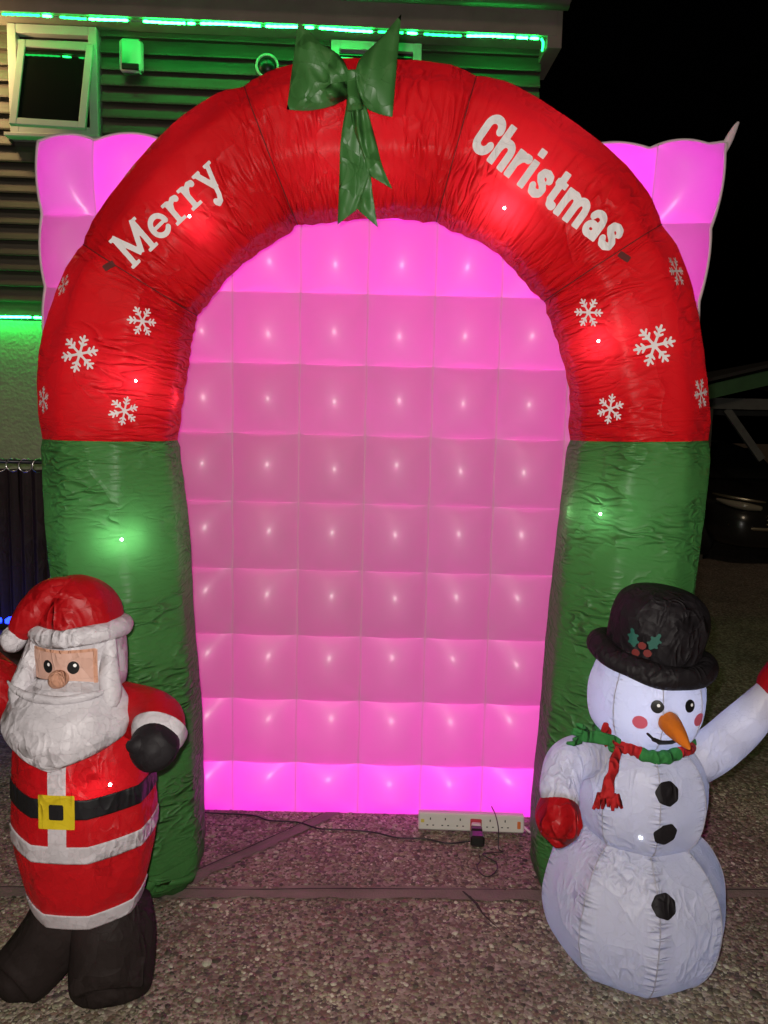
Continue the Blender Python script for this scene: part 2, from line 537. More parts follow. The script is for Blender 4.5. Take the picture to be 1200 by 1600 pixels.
def mat_ground():
    """exposed-aggregate concrete: cement with small stones (the near stones are real, see pebbles)"""
    m, nt, out = mat_new('aggregate_concrete')
    tc = nd(nt, 'ShaderNodeTexCoord')
    v = nd(nt, 'ShaderNodeTexVoronoi', i_Scale=75.0)
    nt.links.new(tc.outputs['Object'], v.inputs['Vector'])
    big = nd(nt, 'ShaderNodeTexNoise', i_Scale=1.6, i_Detail=6.0, i_Roughness=.65)
    nt.links.new(tc.outputs['Object'], big.inputs['Vector'])
    cr = nd(nt, 'ShaderNodeValToRGB')
    cr.color_ramp.interpolation = 'CONSTANT'
    els = [(0, (.15, .115, .09)), (.25, (.23, .18, .145)), (.45, (.30, .25, .20)), (.65, (.18, .115, .085)), (.8, (.36, .31, .26)), (.92, (.09, .075, .065))]
    e = cr.color_ramp.elements
    e[0].position, e[0].color = els[0][0], rgba(els[0][1])
    e[1].position, e[1].color = els[1][0], rgba(els[1][1])
    for p, c in els[2:]:
        x = e.new(p); x.color = rgba(c)
    sp = nd(nt, 'ShaderNodeSeparateColor')
    nt.links.new(v.outputs['Color'], sp.inputs[0])
    nt.links.new(sp.outputs[0], cr.inputs[0])
    dk = nd(nt, 'ShaderNodeMixRGB', blend_type='MULTIPLY')
    nt.links.new(cr.outputs[0], dk.inputs[1])
    dk.inputs[0].default_value = .8
    rr = nd(nt, 'ShaderNodeValToRGB')
    rr.color_ramp.elements[0].position, rr.color_ramp.elements[0].color = .3, (.5, .5, .5, 1)
    rr.color_ramp.elements[1].position, rr.color_ramp.elements[1].color = .7, (1.1, 1.05, 1.0, 1)
    nt.links.new(big.outputs[0], rr.inputs[0])
    nt.links.new(rr.outputs[0], dk.inputs[2])
    pb = nd(nt, 'ShaderNodeBsdfPrincipled', i_Roughness=.75)
    nt.links.new(dk.outputs[0], pb.inputs['Base Color'])
    bp = nd(nt, 'ShaderNodeBump', i_Strength=.8, i_Distance=.006)
    bp.invert = True
    nt.links.new(v.outputs['Distance'], bp.inputs['Height'])
    nt.links.new(bp.outputs[0], pb.inputs['Normal'])
    nt.links.new(pb.outputs[0], out.inputs[0])
    return m
M['ground'] = mat_ground()

def mat_pebble():
    m, nt, out = mat_new('pebble_stone')
    a = nd(nt, 'ShaderNodeAttribute', attribute_name='tone')
    cr = nd(nt, 'ShaderNodeValToRGB')
    els = [(0, (.05, .040, .030)), (.20, (.115, .092, .064)), (.38, (.22, .180, .125)), (.5, (.18, .118, .082)), (.66, (.29, .245, .175)), (.86, (.35, .305, .23)), (.96, (.52, .48, .40)), (1, (.25, .205, .15))]
    e = cr.color_ramp.elements
    e[0].position, e[0].color = els[0][0], rgba(els[0][1])
    e[1].position, e[1].color = els[1][0], rgba(els[1][1])
    for p, c in els[2:]:
        x = e.new(p); x.color = rgba(c)
    nt.links.new(a.outputs['Fac'], cr.inputs[0])
    tc = nd(nt, 'ShaderNodeTexCoord')
    n = nd(nt, 'ShaderNodeTexNoise', i_Scale=160.0, i_Detail=3.0)
    nt.links.new(tc.outputs['Object'], n.inputs['Vector'])
    big = nd(nt, 'ShaderNodeTexNoise', i_Scale=2.4, i_Detail=6.0, i_Roughness=.6)
    nt.links.new(tc.outputs['Object'], big.inputs['Vector'])
    mx = nd(nt, 'ShaderNodeMixRGB', blend_type='MULTIPLY', i_Fac=.6)
    nt.links.new(cr.outputs[0], mx.inputs[1])
    nt.links.new(n.outputs[0], mx.inputs[2])
    rr = nd(nt, 'ShaderNodeValToRGB')
    rr.color_ramp.elements[0].position, rr.color_ramp.elements[0].color = .34, (.52, .57, .49, 1)
    rr.color_ramp.elements[1].position, rr.color_ramp.elements[1].color = .64, (1.62, 1.76, 1.60, 1)
    nt.links.new(big.outputs[0], rr.inputs[0])
    m2 = nd(nt, 'ShaderNodeMixRGB', blend_type='MULTIPLY', i_Fac=1.0)
    nt.links.new(mx.outputs[0], m2.inputs[1])
    nt.links.new(rr.outputs[0], m2.inputs[2])
    pb = nd(nt, 'ShaderNodeBsdfPrincipled', i_Roughness=.6)
    nt.links.new(m2.outputs[0], pb.inputs['Base Color'])
    nt.links.new(pb.outputs[0], out.inputs[0])
    return m
M['pebble'] = mat_pebble()
M['screed'] = plain('smooth_cement_joint', (.20, .165, .130), .8, noise=.5, nscale=4, bump=.5, bscale=120)
M['crack'] = plain('dark_joint_gap', (.03, .024, .02), .9)
M['render'] = plain('cream_rough_render', (.46, .46, .34), .85, noise=.15, nscale=6, bump=.9, bscale=38)

# ------------------------------------------------------------------ the ground
nx, ny = 60, 60
gx = np.concatenate([[-60, -20, -8], np.linspace(-4, 6, nx - 6), [12, 30, 60]])
gy = np.concatenate([[-20, -5, 0], np.linspace(1, 10, ny - 6), [16, 30, 90]])
GV = np.array([(x, y, 0) for y in gy for x in gx])
GF = [(j * nx + i, j * nx + i + 1, (j + 1) * nx + i + 1, (j + 1) * nx + i) for j in range(ny - 1) for i in range(nx - 1)]
tag(obj('ground', GV, GF, M['ground'], smooth=False), None, None, kind='structure')

def band(name, pts, w, z, mat):
    """a strip of cement laid along a line of points (x, y)"""
    P = crom(np.array([(x, y, ww) for (x, y), ww in zip(pts, w)]), 10)
    T = np.gradient(P[:, :2], axis=0)
    T /= np.linalg.norm(T, axis=1)[:, None]
    N = np.stack([-T[:, 1], T[:, 0]], 1)
    jit = rng.normal(size=(len(P), 2)) * .007 * min(1, max(w) * 14)
    A = P[:, :2] + N * (P[:, 2:3] / 2 + jit[:, :1])
    B = P[:, :2] - N * (P[:, 2:3] / 2 + jit[:, 1:])
    V = [(a[0], a[1], z) for a in A] + [(b[0], b[1], z) for b in B]
    n = len(P)
    F = [(n + i, n + i + 1, i + 1, i) for i in range(n - 1)]
    return tag(obj(name, V, F, mat, smooth=False), None, None, kind='structure'), P
JOINTS = []
def gp(x, y):
    d = _f + _r * ((x - 600) / FPX) + _u * ((800 - y) / FPX)
    s = -EYE / d.z
    return (d.x * s, d.y * s)
o, P = band('pavement_joint', [(-2.2, 2.36), (-.95, 2.385), (-.5, 2.40), (0, 2.42), (.55, 2.43), (1.1, 2.46), (2.4, 2.5)], [.06, .055, .06, .066, .055, .06, .06], .004, M['screed'])
JOINTS.append((P, .028))
o, P = band('pavement_joint', [(-.66, 2.46), (-.50, 2.62), (-.36, 2.76), (-.22, 2.90), (-.05, 3.1)], [.06, .055, .05, .05, .05], .0042, M['screed'])
JOINTS.append((P, .03))
o, P = band('pavement_crack', [(-2.2, 2.378), (-.6, 2.408), (-.15, 2.428), (.35, 2.443), (1.1, 2.472), (2.4, 2.515)], [.003, .005, .006, .003, .005, .004], .0085, M['crack'])
o, P = band('pavement_crack', [(-.66, 2.49), (-.50, 2.645), (-.36, 2.785), (-.22, 2.93)], [.006, .006, .005, .004], .0087, M['crack'])
o, P = band('pavement_crack', [(.30, 2.43), (.335, 2.37), (.36, 2.30), (.42, 2.2)], [.006, .011, .005, .003], .009, M['crack'])

# near stones of the aggregate, half sunk in the cement
N = 62000
px = rng.uniform(-1.9, 1.95, N)
py = rng.uniform(1.72, 3.3, N)
keep = np.ones(N, bool)
for P, hw in JOINTS:
    for a in P:
        keep &= ~((np.abs(px - a[0]) < .07) & (np.hypot(px - a[0], py - a[1]) < hw + .004)) | (rng.uniform(size=N) < .04)
keep &= ~((np.abs(py - np.interp(px, JOINTS[0][0][:, 0], JOINTS[0][0][:, 1])) < .028 + rng.normal(size=N) * .006) & (rng.uniform(size=N) > .07))
px, py = px[keep], py[keep]
N = len(px)
rad = rng.gamma(3.2, .0011, N) + .0020
dome = [(math.cos(a), math.sin(a), 0) for a in np.linspace(0, 2 * PI, 7)[:6]] + [(.72 * math.cos(a + .5), .72 * math.sin(a + .5), .62) for a in np.linspace(0, 2 * PI, 7)[:6]] + [(0, 0, .85)]
dome = np.array(dome)
dF = []
for i in range(6):
    j = (i + 1) % 6
    dF += [(i, j, 6 + i), (j, 6 + j, 6 + i), (6 + i, 6 + j, 12)]
dF = np.array(dF)
rot = rng.uniform(0, 2 * PI, N)
asp = rng.uniform(.6, 1.0, N)
X = dome[None, :, 0] * (1 + rng.normal(size=(N, 13)) * .12)
Y = dome[None, :, 1] * asp[:, None] * (1 + rng.normal(size=(N, 13)) * .12)
Z = np.repeat(dome[None, :, 2], N, 0)
Vx = px[:, None] + rad[:, None] * (X * np.cos(rot)[:, None] - Y * np.sin(rot)[:, None])
Vy = py[:, None] + rad[:, None] * (X * np.sin(rot)[:, None] + Y * np.cos(rot)[:, None])
Vz = -.001 + rad[:, None] * .6 * Z * rng.uniform(.5, 1.1, N)[:, None]
PV = np.stack([Vx, Vy, Vz], 2).reshape(-1, 3)
PF = (dF[None] + (np.arange(N) * 13)[:, None, None]).reshape(-1, 3)
me = bpy.data.meshes.new('pebbles')
me.vertices.add(len(PV)); me.vertices.foreach_set('co', PV.ravel())
me.loops.add(PF.size); me.loops.foreach_set('vertex_index', PF.ravel().astype(np.int32))
me.polygons.add(len(PF))
me.polygons.foreach_set('loop_start', (np.arange(len(PF)) * 3).astype(np.int32))
me.polygons.foreach_set('use_smooth', np.ones(len(PF), bool))
a = me.attributes.new('tone', 'FLOAT', 'POINT')
a.data.foreach_set('value', np.repeat(rng.uniform(0, 1, N), 13))
me.materials.append(M['pebble'])
me.update(calc_edges=True)
o = bpy.data.objects.new('pebbles', me)
COL.objects.link(o)
tag(o, 'small brown and grey stones set in the concrete driveway', 'pebbles', kind='stuff')

# ------------------------------------------------------------------ the house behind
HZ = R(2.4)
house = empty('house', (-3, 5.9, 0), HZ, 'dark weatherboarded house with cream eaves behind the pink light wall', 'house')
# local: x along the wall, -y towards the camera, z up
V, F = box(-3.2, 4.10, .06, 4.5, 2.30, 4.46)
obj('wall', V, F, M['board'], house, smooth=False)
V, F = box(-3.2, 4.06, .02, 4.4, 0, 2.299)
obj('render_wall', V, F, M['render'], house, smooth=False)
# weatherboards: wedge section, each overlapping the one below; left out where the windows sit
def board_mesh(L):
    V = []
    for x in (0, L):
        V += [(x, .035, .118), (x, .055, .118), (x, .055, 0), (x, -.004, 0), (x, -.004, .012)]
    n = 5
    F = [(0, 1, 2, 3, 4), (9, 8, 7, 6, 5)] + [(i, i + n, (i + 1) % n + n, (i + 1) % n) for i in range(n)]
    return np.array(V, float), F
WIN = [(.185, .825, 3.64, 4.40), (2.53, 3.20, 3.30, 4.385)]
bz = 2.33
cache = {}
row = 0
while bz < 4.39:
    spans = [(-3.2, 4.105)]
    for (a, b, z0, z1) in WIN:
        if bz + .09 > z0 - .03 and bz < z1 + .01:
            ns = []
            for (s, t) in spans:
                if a - .01 > s and b + .01 < t: ns += [(s, a - .01), (b + .01, t)]
                else: ns.append((s, t))
            spans = ns
    for (s, t) in spans:
        key = round(t - s, 3)
        if key not in cache:
            V, F = board_mesh(t - s)
            b0 = obj('board', V, F, M['board'], house, smooth=False)
            cache[key] = b0.data
        else:
            b0 = share('board', cache[key], house)
        b0.location = (s, random.uniform(-.003, .003), bz + random.uniform(-.002, .002))
    bz += .1125
    row += 1
V, F = box(-3.2, 4.16, -.20, .06, 4.405, 4.43)
obj('soffit', V, F, M['fascia'], house, smooth=False)
V, F = box(-3.2, 4.16, -.225, -.201, 4.39, 4.585, .003)
obj('fascia', V, F, M['fascia'], house, smooth=False)
V, F = box(4.09, 4.20, -.222, .3, 4.31, 4.60, .004)
obj('eaves_end_box', V, F, M['fascia'], house, smooth=False)
th = np.linspace(PI, 2 * PI, 13)
prof = [(-.285 + .058 * math.cos(t), 4.60 + .062 * math.sin(t)) for t in th] + [(-.285 + .054 * math.cos(t), 4.60 + .058 * math.sin(t)) for t in th[::-1]]
V = [(x, a, b) for x in (-3.2, 4.22) for a, b in prof]
n = len(prof)
F = [(i, (i + 1) % n, (i + 1) % n + n, i + n) for i in range(n)] + [[i + n for i in range(n)][::-1]]
gut = obj('gutter', V, F, M['gutter'], house, smooth=False)
for x in np.arange(-2.4, 4.2, .8):
    V, F = box(x, x + .03, -.348, -.22, 4.605, 4.618)
    obj('bracket', V, F, M['gutter'], gut, smooth=False)
V = [(-3.2, -.25, 4.61), (4.25, -.25, 4.61), (4.25, 2.3, 6.2), (-3.2, 2.3, 6.2), (-3.2, -.25, 4.64), (4.25, -.25, 4.64), (4.25, 2.3, 6.23), (-3.2, 2.3, 6.23)]
obj('roof', V, [(3, 2, 1, 0), (4, 5, 6, 7), (0, 1, 5, 4), (1, 2, 6, 5), (2, 3, 7, 6), (3, 0, 4, 7)], M['roof'], house, smooth=False)

def frame_mesh(x0, x1, z0, z1, w, y0, y1, b=.004):
    return join(box(x0, x0 + w, y0, y1, z0, z1, b), box(x1 - w, x1, y0, y1, z0, z1, b),
                box(x0 + w - .001, x1 - w + .001, y0 + .001, y1, z0, z0 + w, b), box(x0 + w - .001, x1 - w + .001, y0 + .001, y1, z1 - w, z1, b))
def window(x0, x1, z0, z1, sash):
    V, F = frame_mesh(x0, x1, z0, z1, .062, -.045, .06)
    w = obj('window', V, F, M['upvc'], house, smooth=False)
    V, F = box(x0 - .035, x1 + .02, -.075, .05, z0 - .028, z0 - .001, .005)
    obj('sill', V, F, M['upvc'], w, smooth=False)
    if sash:      # hinged at the top, its foot pushed out
        sx0, sx1, sz0, sz1 = x0 + .085, x1 - .020, z0 - .035, z1 - .125
        rotm = np.array(Matrix.Rotation(R(1.2), 3, 'Y') @ Matrix.Rotation(R(-15.5), 3, 'X'))
        c = np.array([(sx0 + sx1) / 2, -.03, sz1])
        V, F = frame_mesh(sx0, sx1, sz0, sz1, .052, -.055, -.022)
        s = obj('sash', (V - c) @ rotm.T + c, F, M['upvc'], w, smooth=False)
        V, F = box(sx0 + .05, sx1 - .05, -.044, -.036, sz0 + .05, sz1 - .05)
        obj('pane', (V - c) @ rotm.T + c, F, M['glass'], w, smooth=False)
        V, F = box(x0 + .063, x1 - .063, -.03, .05, z1 - .135, z1 - .1, .003)
        obj('transom', V, F, M['upvc'], w, smooth=False)
        V, F = box(x0 + .06, x1 - .06, .02, .028, z0 + .06, z1 - .06)
        obj('pane', V, F, M['glass'], w, smooth=False)
    else:
        V, F = box(x0 + .06, x1 - .06, -.01, .0, z0 + .06, z1 - .06)
        obj('pane', V, F, M['glass'], w, smooth=False)
        V, F = box((x0 + x1) / 2 - .025, (x0 + x1) / 2 + .025, -.03, -.012, z0 + .062, z1 - .062, .003)
        obj('mullion', V, F, M['upvc'], w, smooth=False)
window(*WIN[0], True)
window(*WIN[1], False)

# green light strips under the eaves and under the boards
def strip(name, x0, x1, z, y, segs, label):
    root = empty(name, tuple(ROOTM[house] @ Vector((x0, y, z))), HZ, label, 'light strip', 'green light strips on the house')
    n = int((x1 - x0) / .04)
    xs = np.linspace(0, x1 - x0, n)
    zz = .004 * np.sin(xs * 3.1) + .0025 * np.sin(xs * 9.7)
    V, F, uv = sweep([(a, .004, b) for a, b in zip(xs, zz)], [.006] * n, 8, (0, 0, 1))
    obj('tube', V, F, M['strip_dim'], root)
    for (a, b, m) in segs:
        k = max(3, int((b - a) / .02))
        s = np.linspace(a, b, k)
        sz = np.interp(s, xs, zz)
        # a row of tiny diodes reads as a ribbed, uneven bead
        rr = np.where(np.arange(k) % 2, .0095, .0068)
        V, F, uv = sweep([(p, -.003, q - .002) for p, q in zip(s, sz)], rr, 8, (0, 0, 1))
        obj('led_run', V, F, M[m], root)
    return root
# runs measured along the eave, in metres from the strip's left end
sg = [(.15, .50, 'strip'), (.58, .84, 'strip_end'), (.86, .92, 'strip'), (.98, 1.16, 'strip_end'), (1.18, 1.45, 'strip'), (1.56, 1.85, 'strip'), (1.87, 1.92, 'strip'), (1.96, 2.38, 'strip'), (2.42, 2.66, 'strip'),
      (2.70, 2.76, 'strip'), (2.80, 3.18, 'strip'), (3.22, 3.40, 'strip_end'), (3.43, 3.50, 'strip'), (3.55, 3.82, 'strip_end'), (3.86, 4.20, 'strip'), (4.22, 4.30, 'strip'), (4.32, 4.38, 'strip'), (-.0, .14, 'strip')]
up = strip('light_strip', -.35, 4.06, 4.374, -.212, sg, 'green light strip running along the cream eaves of the house')
V, F, uv = sweep([(4.40, -.002, 0), (4.415, -.004, -.03), (4.41, -.004, -.085)], [.008, .009, .007], 8, (1, 0, 0), k=4)
obj('led_run', V, F, M['strip_end'], up)
lo = strip('light_strip', -.5, .95, 2.318, -.03, [(.0, .30, 'strip'), (.32, .79, 'strip'), (.81, 1.4, 'strip')], 'short green light strip under the lowest weatherboard on the left')

# alarm box, round vent, wall lamp
ab = empty('alarm_box', tuple(ROOTM[house] @ Vector((1.075, -.004, 4.205))), HZ, 'white rounded alarm box on the weatherboards beside the open window', 'alarm box')
V, F = box(-.083, .083, -.075, .0, -.118, .118, .022)
bb = obj('case', V, F, M['upvc'], ab)
V, F = box(-.062, .062, -.080, -.072, -.105, -.062, .006)
obj('dark_lens', V, F, M['black'], ab, smooth=False)
rv = empty('round_wall_light', tuple(ROOTM[house] @ Vector((2.06, -.004, 4.185))), HZ, 'round dark wall light with a pale rim left of the green bow', 'wall light')
t = np.linspace(0, 2 * PI, 33)[:-1]
pts = [(.078 * math.cos(a), -.03, .078 * math.sin(a)) for a in np.linspace(0, 2 * PI, 41)]
V, F, uv = sweep(pts, [.010] * 41, 10, (0, 1, 0), cap=False)
obj('rim', V, F, M['upvc'], rv)
V, F, uv = lathe([(.072, 0), (.07, .02), (.055, .045), (.03, .06), (.001, .064)], 28)
V = np.stack([V[:, 0], -V[:, 2], V[:, 1]], 1)
obj('dome', V, F, M['black'], rv)
V, F = box(-.03, .03, -.03, .0, -.07, .07, .004)
obj('mount', V, F, M['black'], rv, smooth=False)
wl = empty('wall_lamp', tuple(ROOTM[house] @ Vector((-.16, -.004, 4.17))), HZ, 'lit warm lantern on the house wall left of the open window', 'wall lamp')
V, F = box(-.035, .035, -.03, 0, -.08, .08, .006)
obj('back_plate', V, F, M['black'], wl, smooth=False)
V, F, uv = lathe([(.001, -.075), (.045, -.07), (.05, .03), (.04, .05), (.001, .055)], 20, k=4)
V = V + np.array([0, -.11, 0])
obj('globe', V, F, glow('warm_globe', (1, .62, .28), 14), wl)
V, F, uv = lathe([(.001, .085), (.03, .08), (.06, .056), (.055, .052), (.001, .06)], 20)
obj('cap', V + np.array([0, -.11, 0]), F, M['black'], wl)
V, F, uv = sweep([(0, -.02, .02), (0, -.05, .085), (0, -.11, .09)], [.008] * 3, 8, (1, 0, 0), k=5)
obj('arm', V, F, M['black'], wl)
lamp('wall_lamp_light', 'POINT', ROOTM[house] @ Vector((-.16, -.26, 4.15)), 24, (1, .62, .28), .06)

# ------------------------------------------------------------------ the glowing quilted wall
WY = 2.95
wall = empty('inflatable_light_wall', (-.04, WY, 0), 0, 'tall quilted inflatable wall glowing pink behind the arch', 'inflatable wall')
XS = [-1.30, -1.10, -.85, -.592, -.335, -.08, .175, .425, .69, .95, 1.165]
ZS = [0.0, .214, .480, .746, 1.012, 1.278, 1.544, 1.810, 2.075, 2.345, 2.615]
DEP = .30
def wwarp(V):
    """the wall flares towards its top corners"""
    V = np.array(V, float)
    t = np.clip((V[:, 2] - 1.95) / .66, 0, 1) ** 1.4
    r = np.clip(V[:, 0] / 1.2, -1, 1)
    V[:, 0] += np.where(r > 0, .078 * r ** 4, -.01 * r ** 4) * t
    V[:, 2] += np.where(r > 0, .05 * r ** 6, -.012 * r ** 6) * t
    xi = np.clip(np.searchsorted(XS, V[:, 0]) - 1, 0, 9)
    xa, xb = np.array(XS)[xi], np.array(XS)[xi + 1]
    s_ = np.clip((2 * V[:, 0] - xa - xb) / (xb - xa), -1, 1)
    V[:, 2] += .024 * (1 - s_ ** 2) * np.clip((V[:, 2] - 2.36) / .25, 0, 1) ** 2
    zi = np.clip(np.searchsorted(ZS, V[:, 2]) - 1, 0, 9)
    za, zb = np.array(ZS)[zi], np.array(ZS)[zi + 1]
    q_ = np.clip((2 * V[:, 2] - za - zb) / (zb - za), -1, 1)
    V[:, 0] += .014 * (1 - q_ ** 2) * np.sign(r) * np.clip((np.abs(V[:, 0]) - .95) / .25, 0, 1) ** 2
    return V
def cell(w, h, bulge, seed, n=14, ks=1.0, edge=0):
    r = np.random.default_rng(seed)
    V = []
    k = r.normal(size=(3, 2)) * 1.6
    ph = r.uniform(0, 6.28, 3)
    b = bulge * r.uniform(.88, 1.12)
    ox, oz = r.normal(size=2) * .07
    for j in range(n + 1):
        for i in range(n + 1):
            s, t = -1 + 2 * i / n, -1 + 2 * j / n
            g = 1 + .02 * sum(math.sin(k[q] @ (s, t) + ph[q]) for q in range(3)) + ox * s + oz * t
            kk = 1.0 if (t > 0 and edge & 1) or (t < 0 and edge & 2) else ks
            f = (1 - s * s) * ((1 - kk) * bulge + kk * (1 - t * t) * b * g)
            V.append((s * w / 2, -f, t * h / 2))
    F = [(j * (n + 1) + i, j * (n + 1) + i + 1, (j + 1) * (n + 1) + i + 1, (j + 1) * (n + 1) + i) for j in range(n) for i in range(n)]
    return np.array(V), F
sd = 0
for j in range(10):
    for i in range(10):
        w, h = XS[i + 1] - XS[i], ZS[j + 1] - ZS[j]
        V, F = cell(w, h, .068, sd, ks=.72, edge=(j == 9) + 2 * (j == 0)); sd += 1
        V = wwarp(V + np.array([(XS[i] + XS[i + 1]) / 2, WY, (ZS[j] + ZS[j + 1]) / 2]))
        obj('panel', V, F, M['pvc'], wall, world=True)
for j in range(10):                                   # the two ends
    h = ZS[j + 1] - ZS[j]
    for x, sgn in ((XS[0], -1), (XS[-1], 1)):
        V, F = cell(DEP, h, .035, sd, 8); sd += 1
        V = np.stack([-sgn * V[:, 1], V[:, 0], V[:, 2]], 1)
        if sgn < 0: F = [f[::-1] for f in F]
        V = wwarp(V + np.array([x, WY + DEP / 2, (ZS[j] + ZS[j + 1]) / 2]))
        obj('end_panel', V, F, M['pvc'], wall, world=True)
for i in range(10):                                   # the top
    w = XS[i + 1] - XS[i]
    V, F = cell(w, DEP, .032, sd, 8); sd += 1
    V = np.stack([V[:, 0], V[:, 2], -V[:, 1]], 1)
    V = wwarp(V + np.array([(XS[i] + XS[i + 1]) / 2, WY + DEP / 2, ZS[-1]]))
    obj('top_panel', V, F, M['pvc'], wall, world=True)
V, F = box(XS[0], XS[-1], WY + DEP - .001, WY + DEP + .012, 0.0, ZS[-1])
obj('back_skin', wwarp(V), F, M['baffle'], wall, world=True, smooth=False)
for z in ZS[1:-1]:
    V, F = box(XS[0] + .004, XS[-1] - .004, WY + .004, WY + DEP - .004, z - .002, z + .002)
    obj('baffle', wwarp(V), F, M['baffle'], wall, world=True, smooth=False)
def seam_line(pts, w, name='seam_tape'):
    P = crom(np.array(pts, float), 6)
    V, F, uv = sweep(wwarp(P), [w] * len(P), 6, (0, -1, 0), squash=.5)
    return obj(name, V, F, M['seam'], wall, uv=uv, world=True)
for x in XS[1:-1]:                                    # welded strips down the columns
    seam_line([(x + .0015 * math.sin(z * 23 + x * 9), WY - .004, z) for z in np.linspace(0.005, ZS[-1] + .002, 22)], .0019)
for x in (XS[0], XS[-1]):
    seam_line([(x, WY - .002, z) for z in np.linspace(.005, ZS[-1], 22)], .006)
seam_line([(x, WY - .002, ZS[-1]) for x in np.linspace(XS[0], XS[-1], 61)], .005)
tp = wwarp([(XS[-1], WY, ZS[-1])])[0]
V, F, uv = sweep([tp + (-.012, .02, -.05), tp + (.004, 0, .0), tp + (.022, -.01, .045), tp + (.034, -.01, .066)], [.012, .016, .010, .004], 10, (0, 1, 0), squash=.4, k=4)
obj('corner_tab', V, F, M['seam'], wall, uv=uv, world=True)
# pink diodes inside, a row of them in every compartment
for j, (pw, dz) in enumerate([(11.0, .01), (5.8, .04), (4.2, .045), (3.3, .04), (3.2, .02), (3.3, 0), (4.3, -.03), (5.6, -.045), (8.0, -.04), (12.0, 0)]):
    for side in range(2):
        l = lamp('pink_led_row', 'AREA', ((-.65 if side == 0 else .55), WY + DEP - .03, (ZS[j] + ZS[j + 1]) / 2 + dz), pw / 2 * (1.0 if side == 0 else 1.12), (1.0, .02, (.42 if side == 0 else .48) + .034 * max(pw - 3.5, 0)))
        l.data.shape = 'RECTANGLE'
        l.data.size, l.data.size_y = 1.18, .05
        l.rotation_euler = (R(-90), 0, 0)         # towards the front skin

# ------------------------------------------------------------------ the arch
AY = 2.48
arch = empty('inflatable_arch', (-.05, AY, 0), 0, 'red and green inflatable arch with white lettering in front of the pink wall', 'inflatable arch')
PAIRS = [((160, 1425), (316, 1412)), ((150, 1300), (316, 1320)), ((118, 1100), (308, 1110)), ((86, 890), (294, 900)), ((68, 690), (275, 684)), ((74, 540), (291, 545)), ((128, 384), (307, 489)),
         ((238, 237), (380, 405)), ((380, 131), (465, 351)), ((556, 100), (572, 336)), ((741, 116), (686, 346)), ((908, 208), (784, 395)), ((1038, 350), (849, 470)), ((1088, 520), (884, 556)),
         ((1104, 694), (894, 682)), ((1082, 900), (868, 890)), ((1040, 1110), (848, 1110)), ((1012, 1300), (832, 1300)), ((1003, 1400), (832, 1370))]
cen, rad_ = [], []
for a, b in PAIRS:
    A, B = at(a[0], a[1], AY - .02), at(b[0], b[1], AY - .02)
    c = (A + B) / 2
    cen.append((c.x, AY, c.z)); rad_.append((A - B).length / 2)
cen, rad_ = np.array(cen), np.array(rad_)
cen[0, 2], cen[-1, 2] = .10, .10
K = 14
D = crom(np.hstack([cen, rad_[:, None]]), K)
JN = [4, 6, 8, 10, 12, 14]
for q, jn in enumerate(JN):                           # each joint draws the tube in
    amt = .025 if jn in (4, 14) else .085
    i = np.arange(len(D))
    D[:, 3] *= 1 - amt * np.exp(-np.abs((i - jn * K) / 1.6))
# rounded feet
base0 = [D[0].copy() for _ in range(4)]
for q, (z, f) in enumerate([(.004, .55), (.012, .80), (.035, .93), (.065, .985)]):
    base0[q][2], base0[q][3] = z, D[0][3] * f
base1 = [D[-1].copy() for _ in range(4)]
for q, (z, f) in enumerate([(.065, .985), (.035, .93), (.012, .80), (.004, .55)]):
    base1[q][2], base1[q][3] = z, D[-1][3] * f
D = np.vstack([base0, D, base1])
NA = 72
AV, AF, AUV = sweep(D[:, :3], D[:, 3], NA, (0, 1, 0), cap=True, sides=8, blend=.9, off=PI / 8)
nr = len(D)
th = np.linspace(0, 2 * PI, NA, endpoint=False)
jidx = [jn * K + 4 for jn in JN]
PK = np.zeros(len(AV))
for i in range(nr):
    dj = min(abs(i - q) for q in jidx)
    inner = np.exp(-((th - 1.5 * PI + .1) / .55) ** 2)
    outer = np.exp(-((th - .5 * PI - .1) / .5) ** 2)
    isleg = i < jidx[0] or i > jidx[-1]
    PK[i * NA:(i + 1) * NA] = (.35 if isleg else 1.0) * inner + .25 * outer + .55 * math.exp(-(dj / 2.5) ** 2)
# real puckers along the inner edge and at the joints
rr = np.random.default_rng(5)
ph = np.cumsum(rr.uniform(.6, 2.6, nr))
for i in range(nr):
    ring = AV[i * NA:(i + 1) * NA]
    c = D[i, :3]
    amp = (PK[i * NA:(i + 1) * NA] * .004 * math.sin(ph[i])) + .002 * np.sin(3 * th + i * .21) + .0025 * np.sin(i * .33 + 2 * th)
    d = ring - c
    AV[i * NA:(i + 1) * NA] = c + d * (1 + amp / D[i, 3])[:, None]
cuts = [0] + jidx + [nr - 1]
SEG = []
for s in range(len(cuts) - 1):
    i0, i1 = cuts[s], cuts[s + 1]
    leg = s in (0, len(cuts) - 2)
    V = AV[i0 * NA:(i1 + 1) * NA]
    uv = AUV[i0 * NA:(i1 + 1) * NA]
    pk = PK[i0 * NA:(i1 + 1) * NA]
    m = i1 - i0 + 1
    F = [(i * NA + j, i * NA + (j + 1) % NA, (i + 1) * NA + (j + 1) % NA, (i + 1) * NA + j) for i in range(m - 1) for j in range(NA)]
    if s == 0: F.append(list(range(NA))[::-1])
    if s == len(cuts) - 2: F.append([(m - 1) * NA + j for j in range(NA)])
    SEG.append(obj('leg' if leg else 'tube_segment', V, F, M['green' if leg else 'red'], arch, uv=uv, world=True, attr={'pucker': pk}))
ABV = bvh(AV, AF)
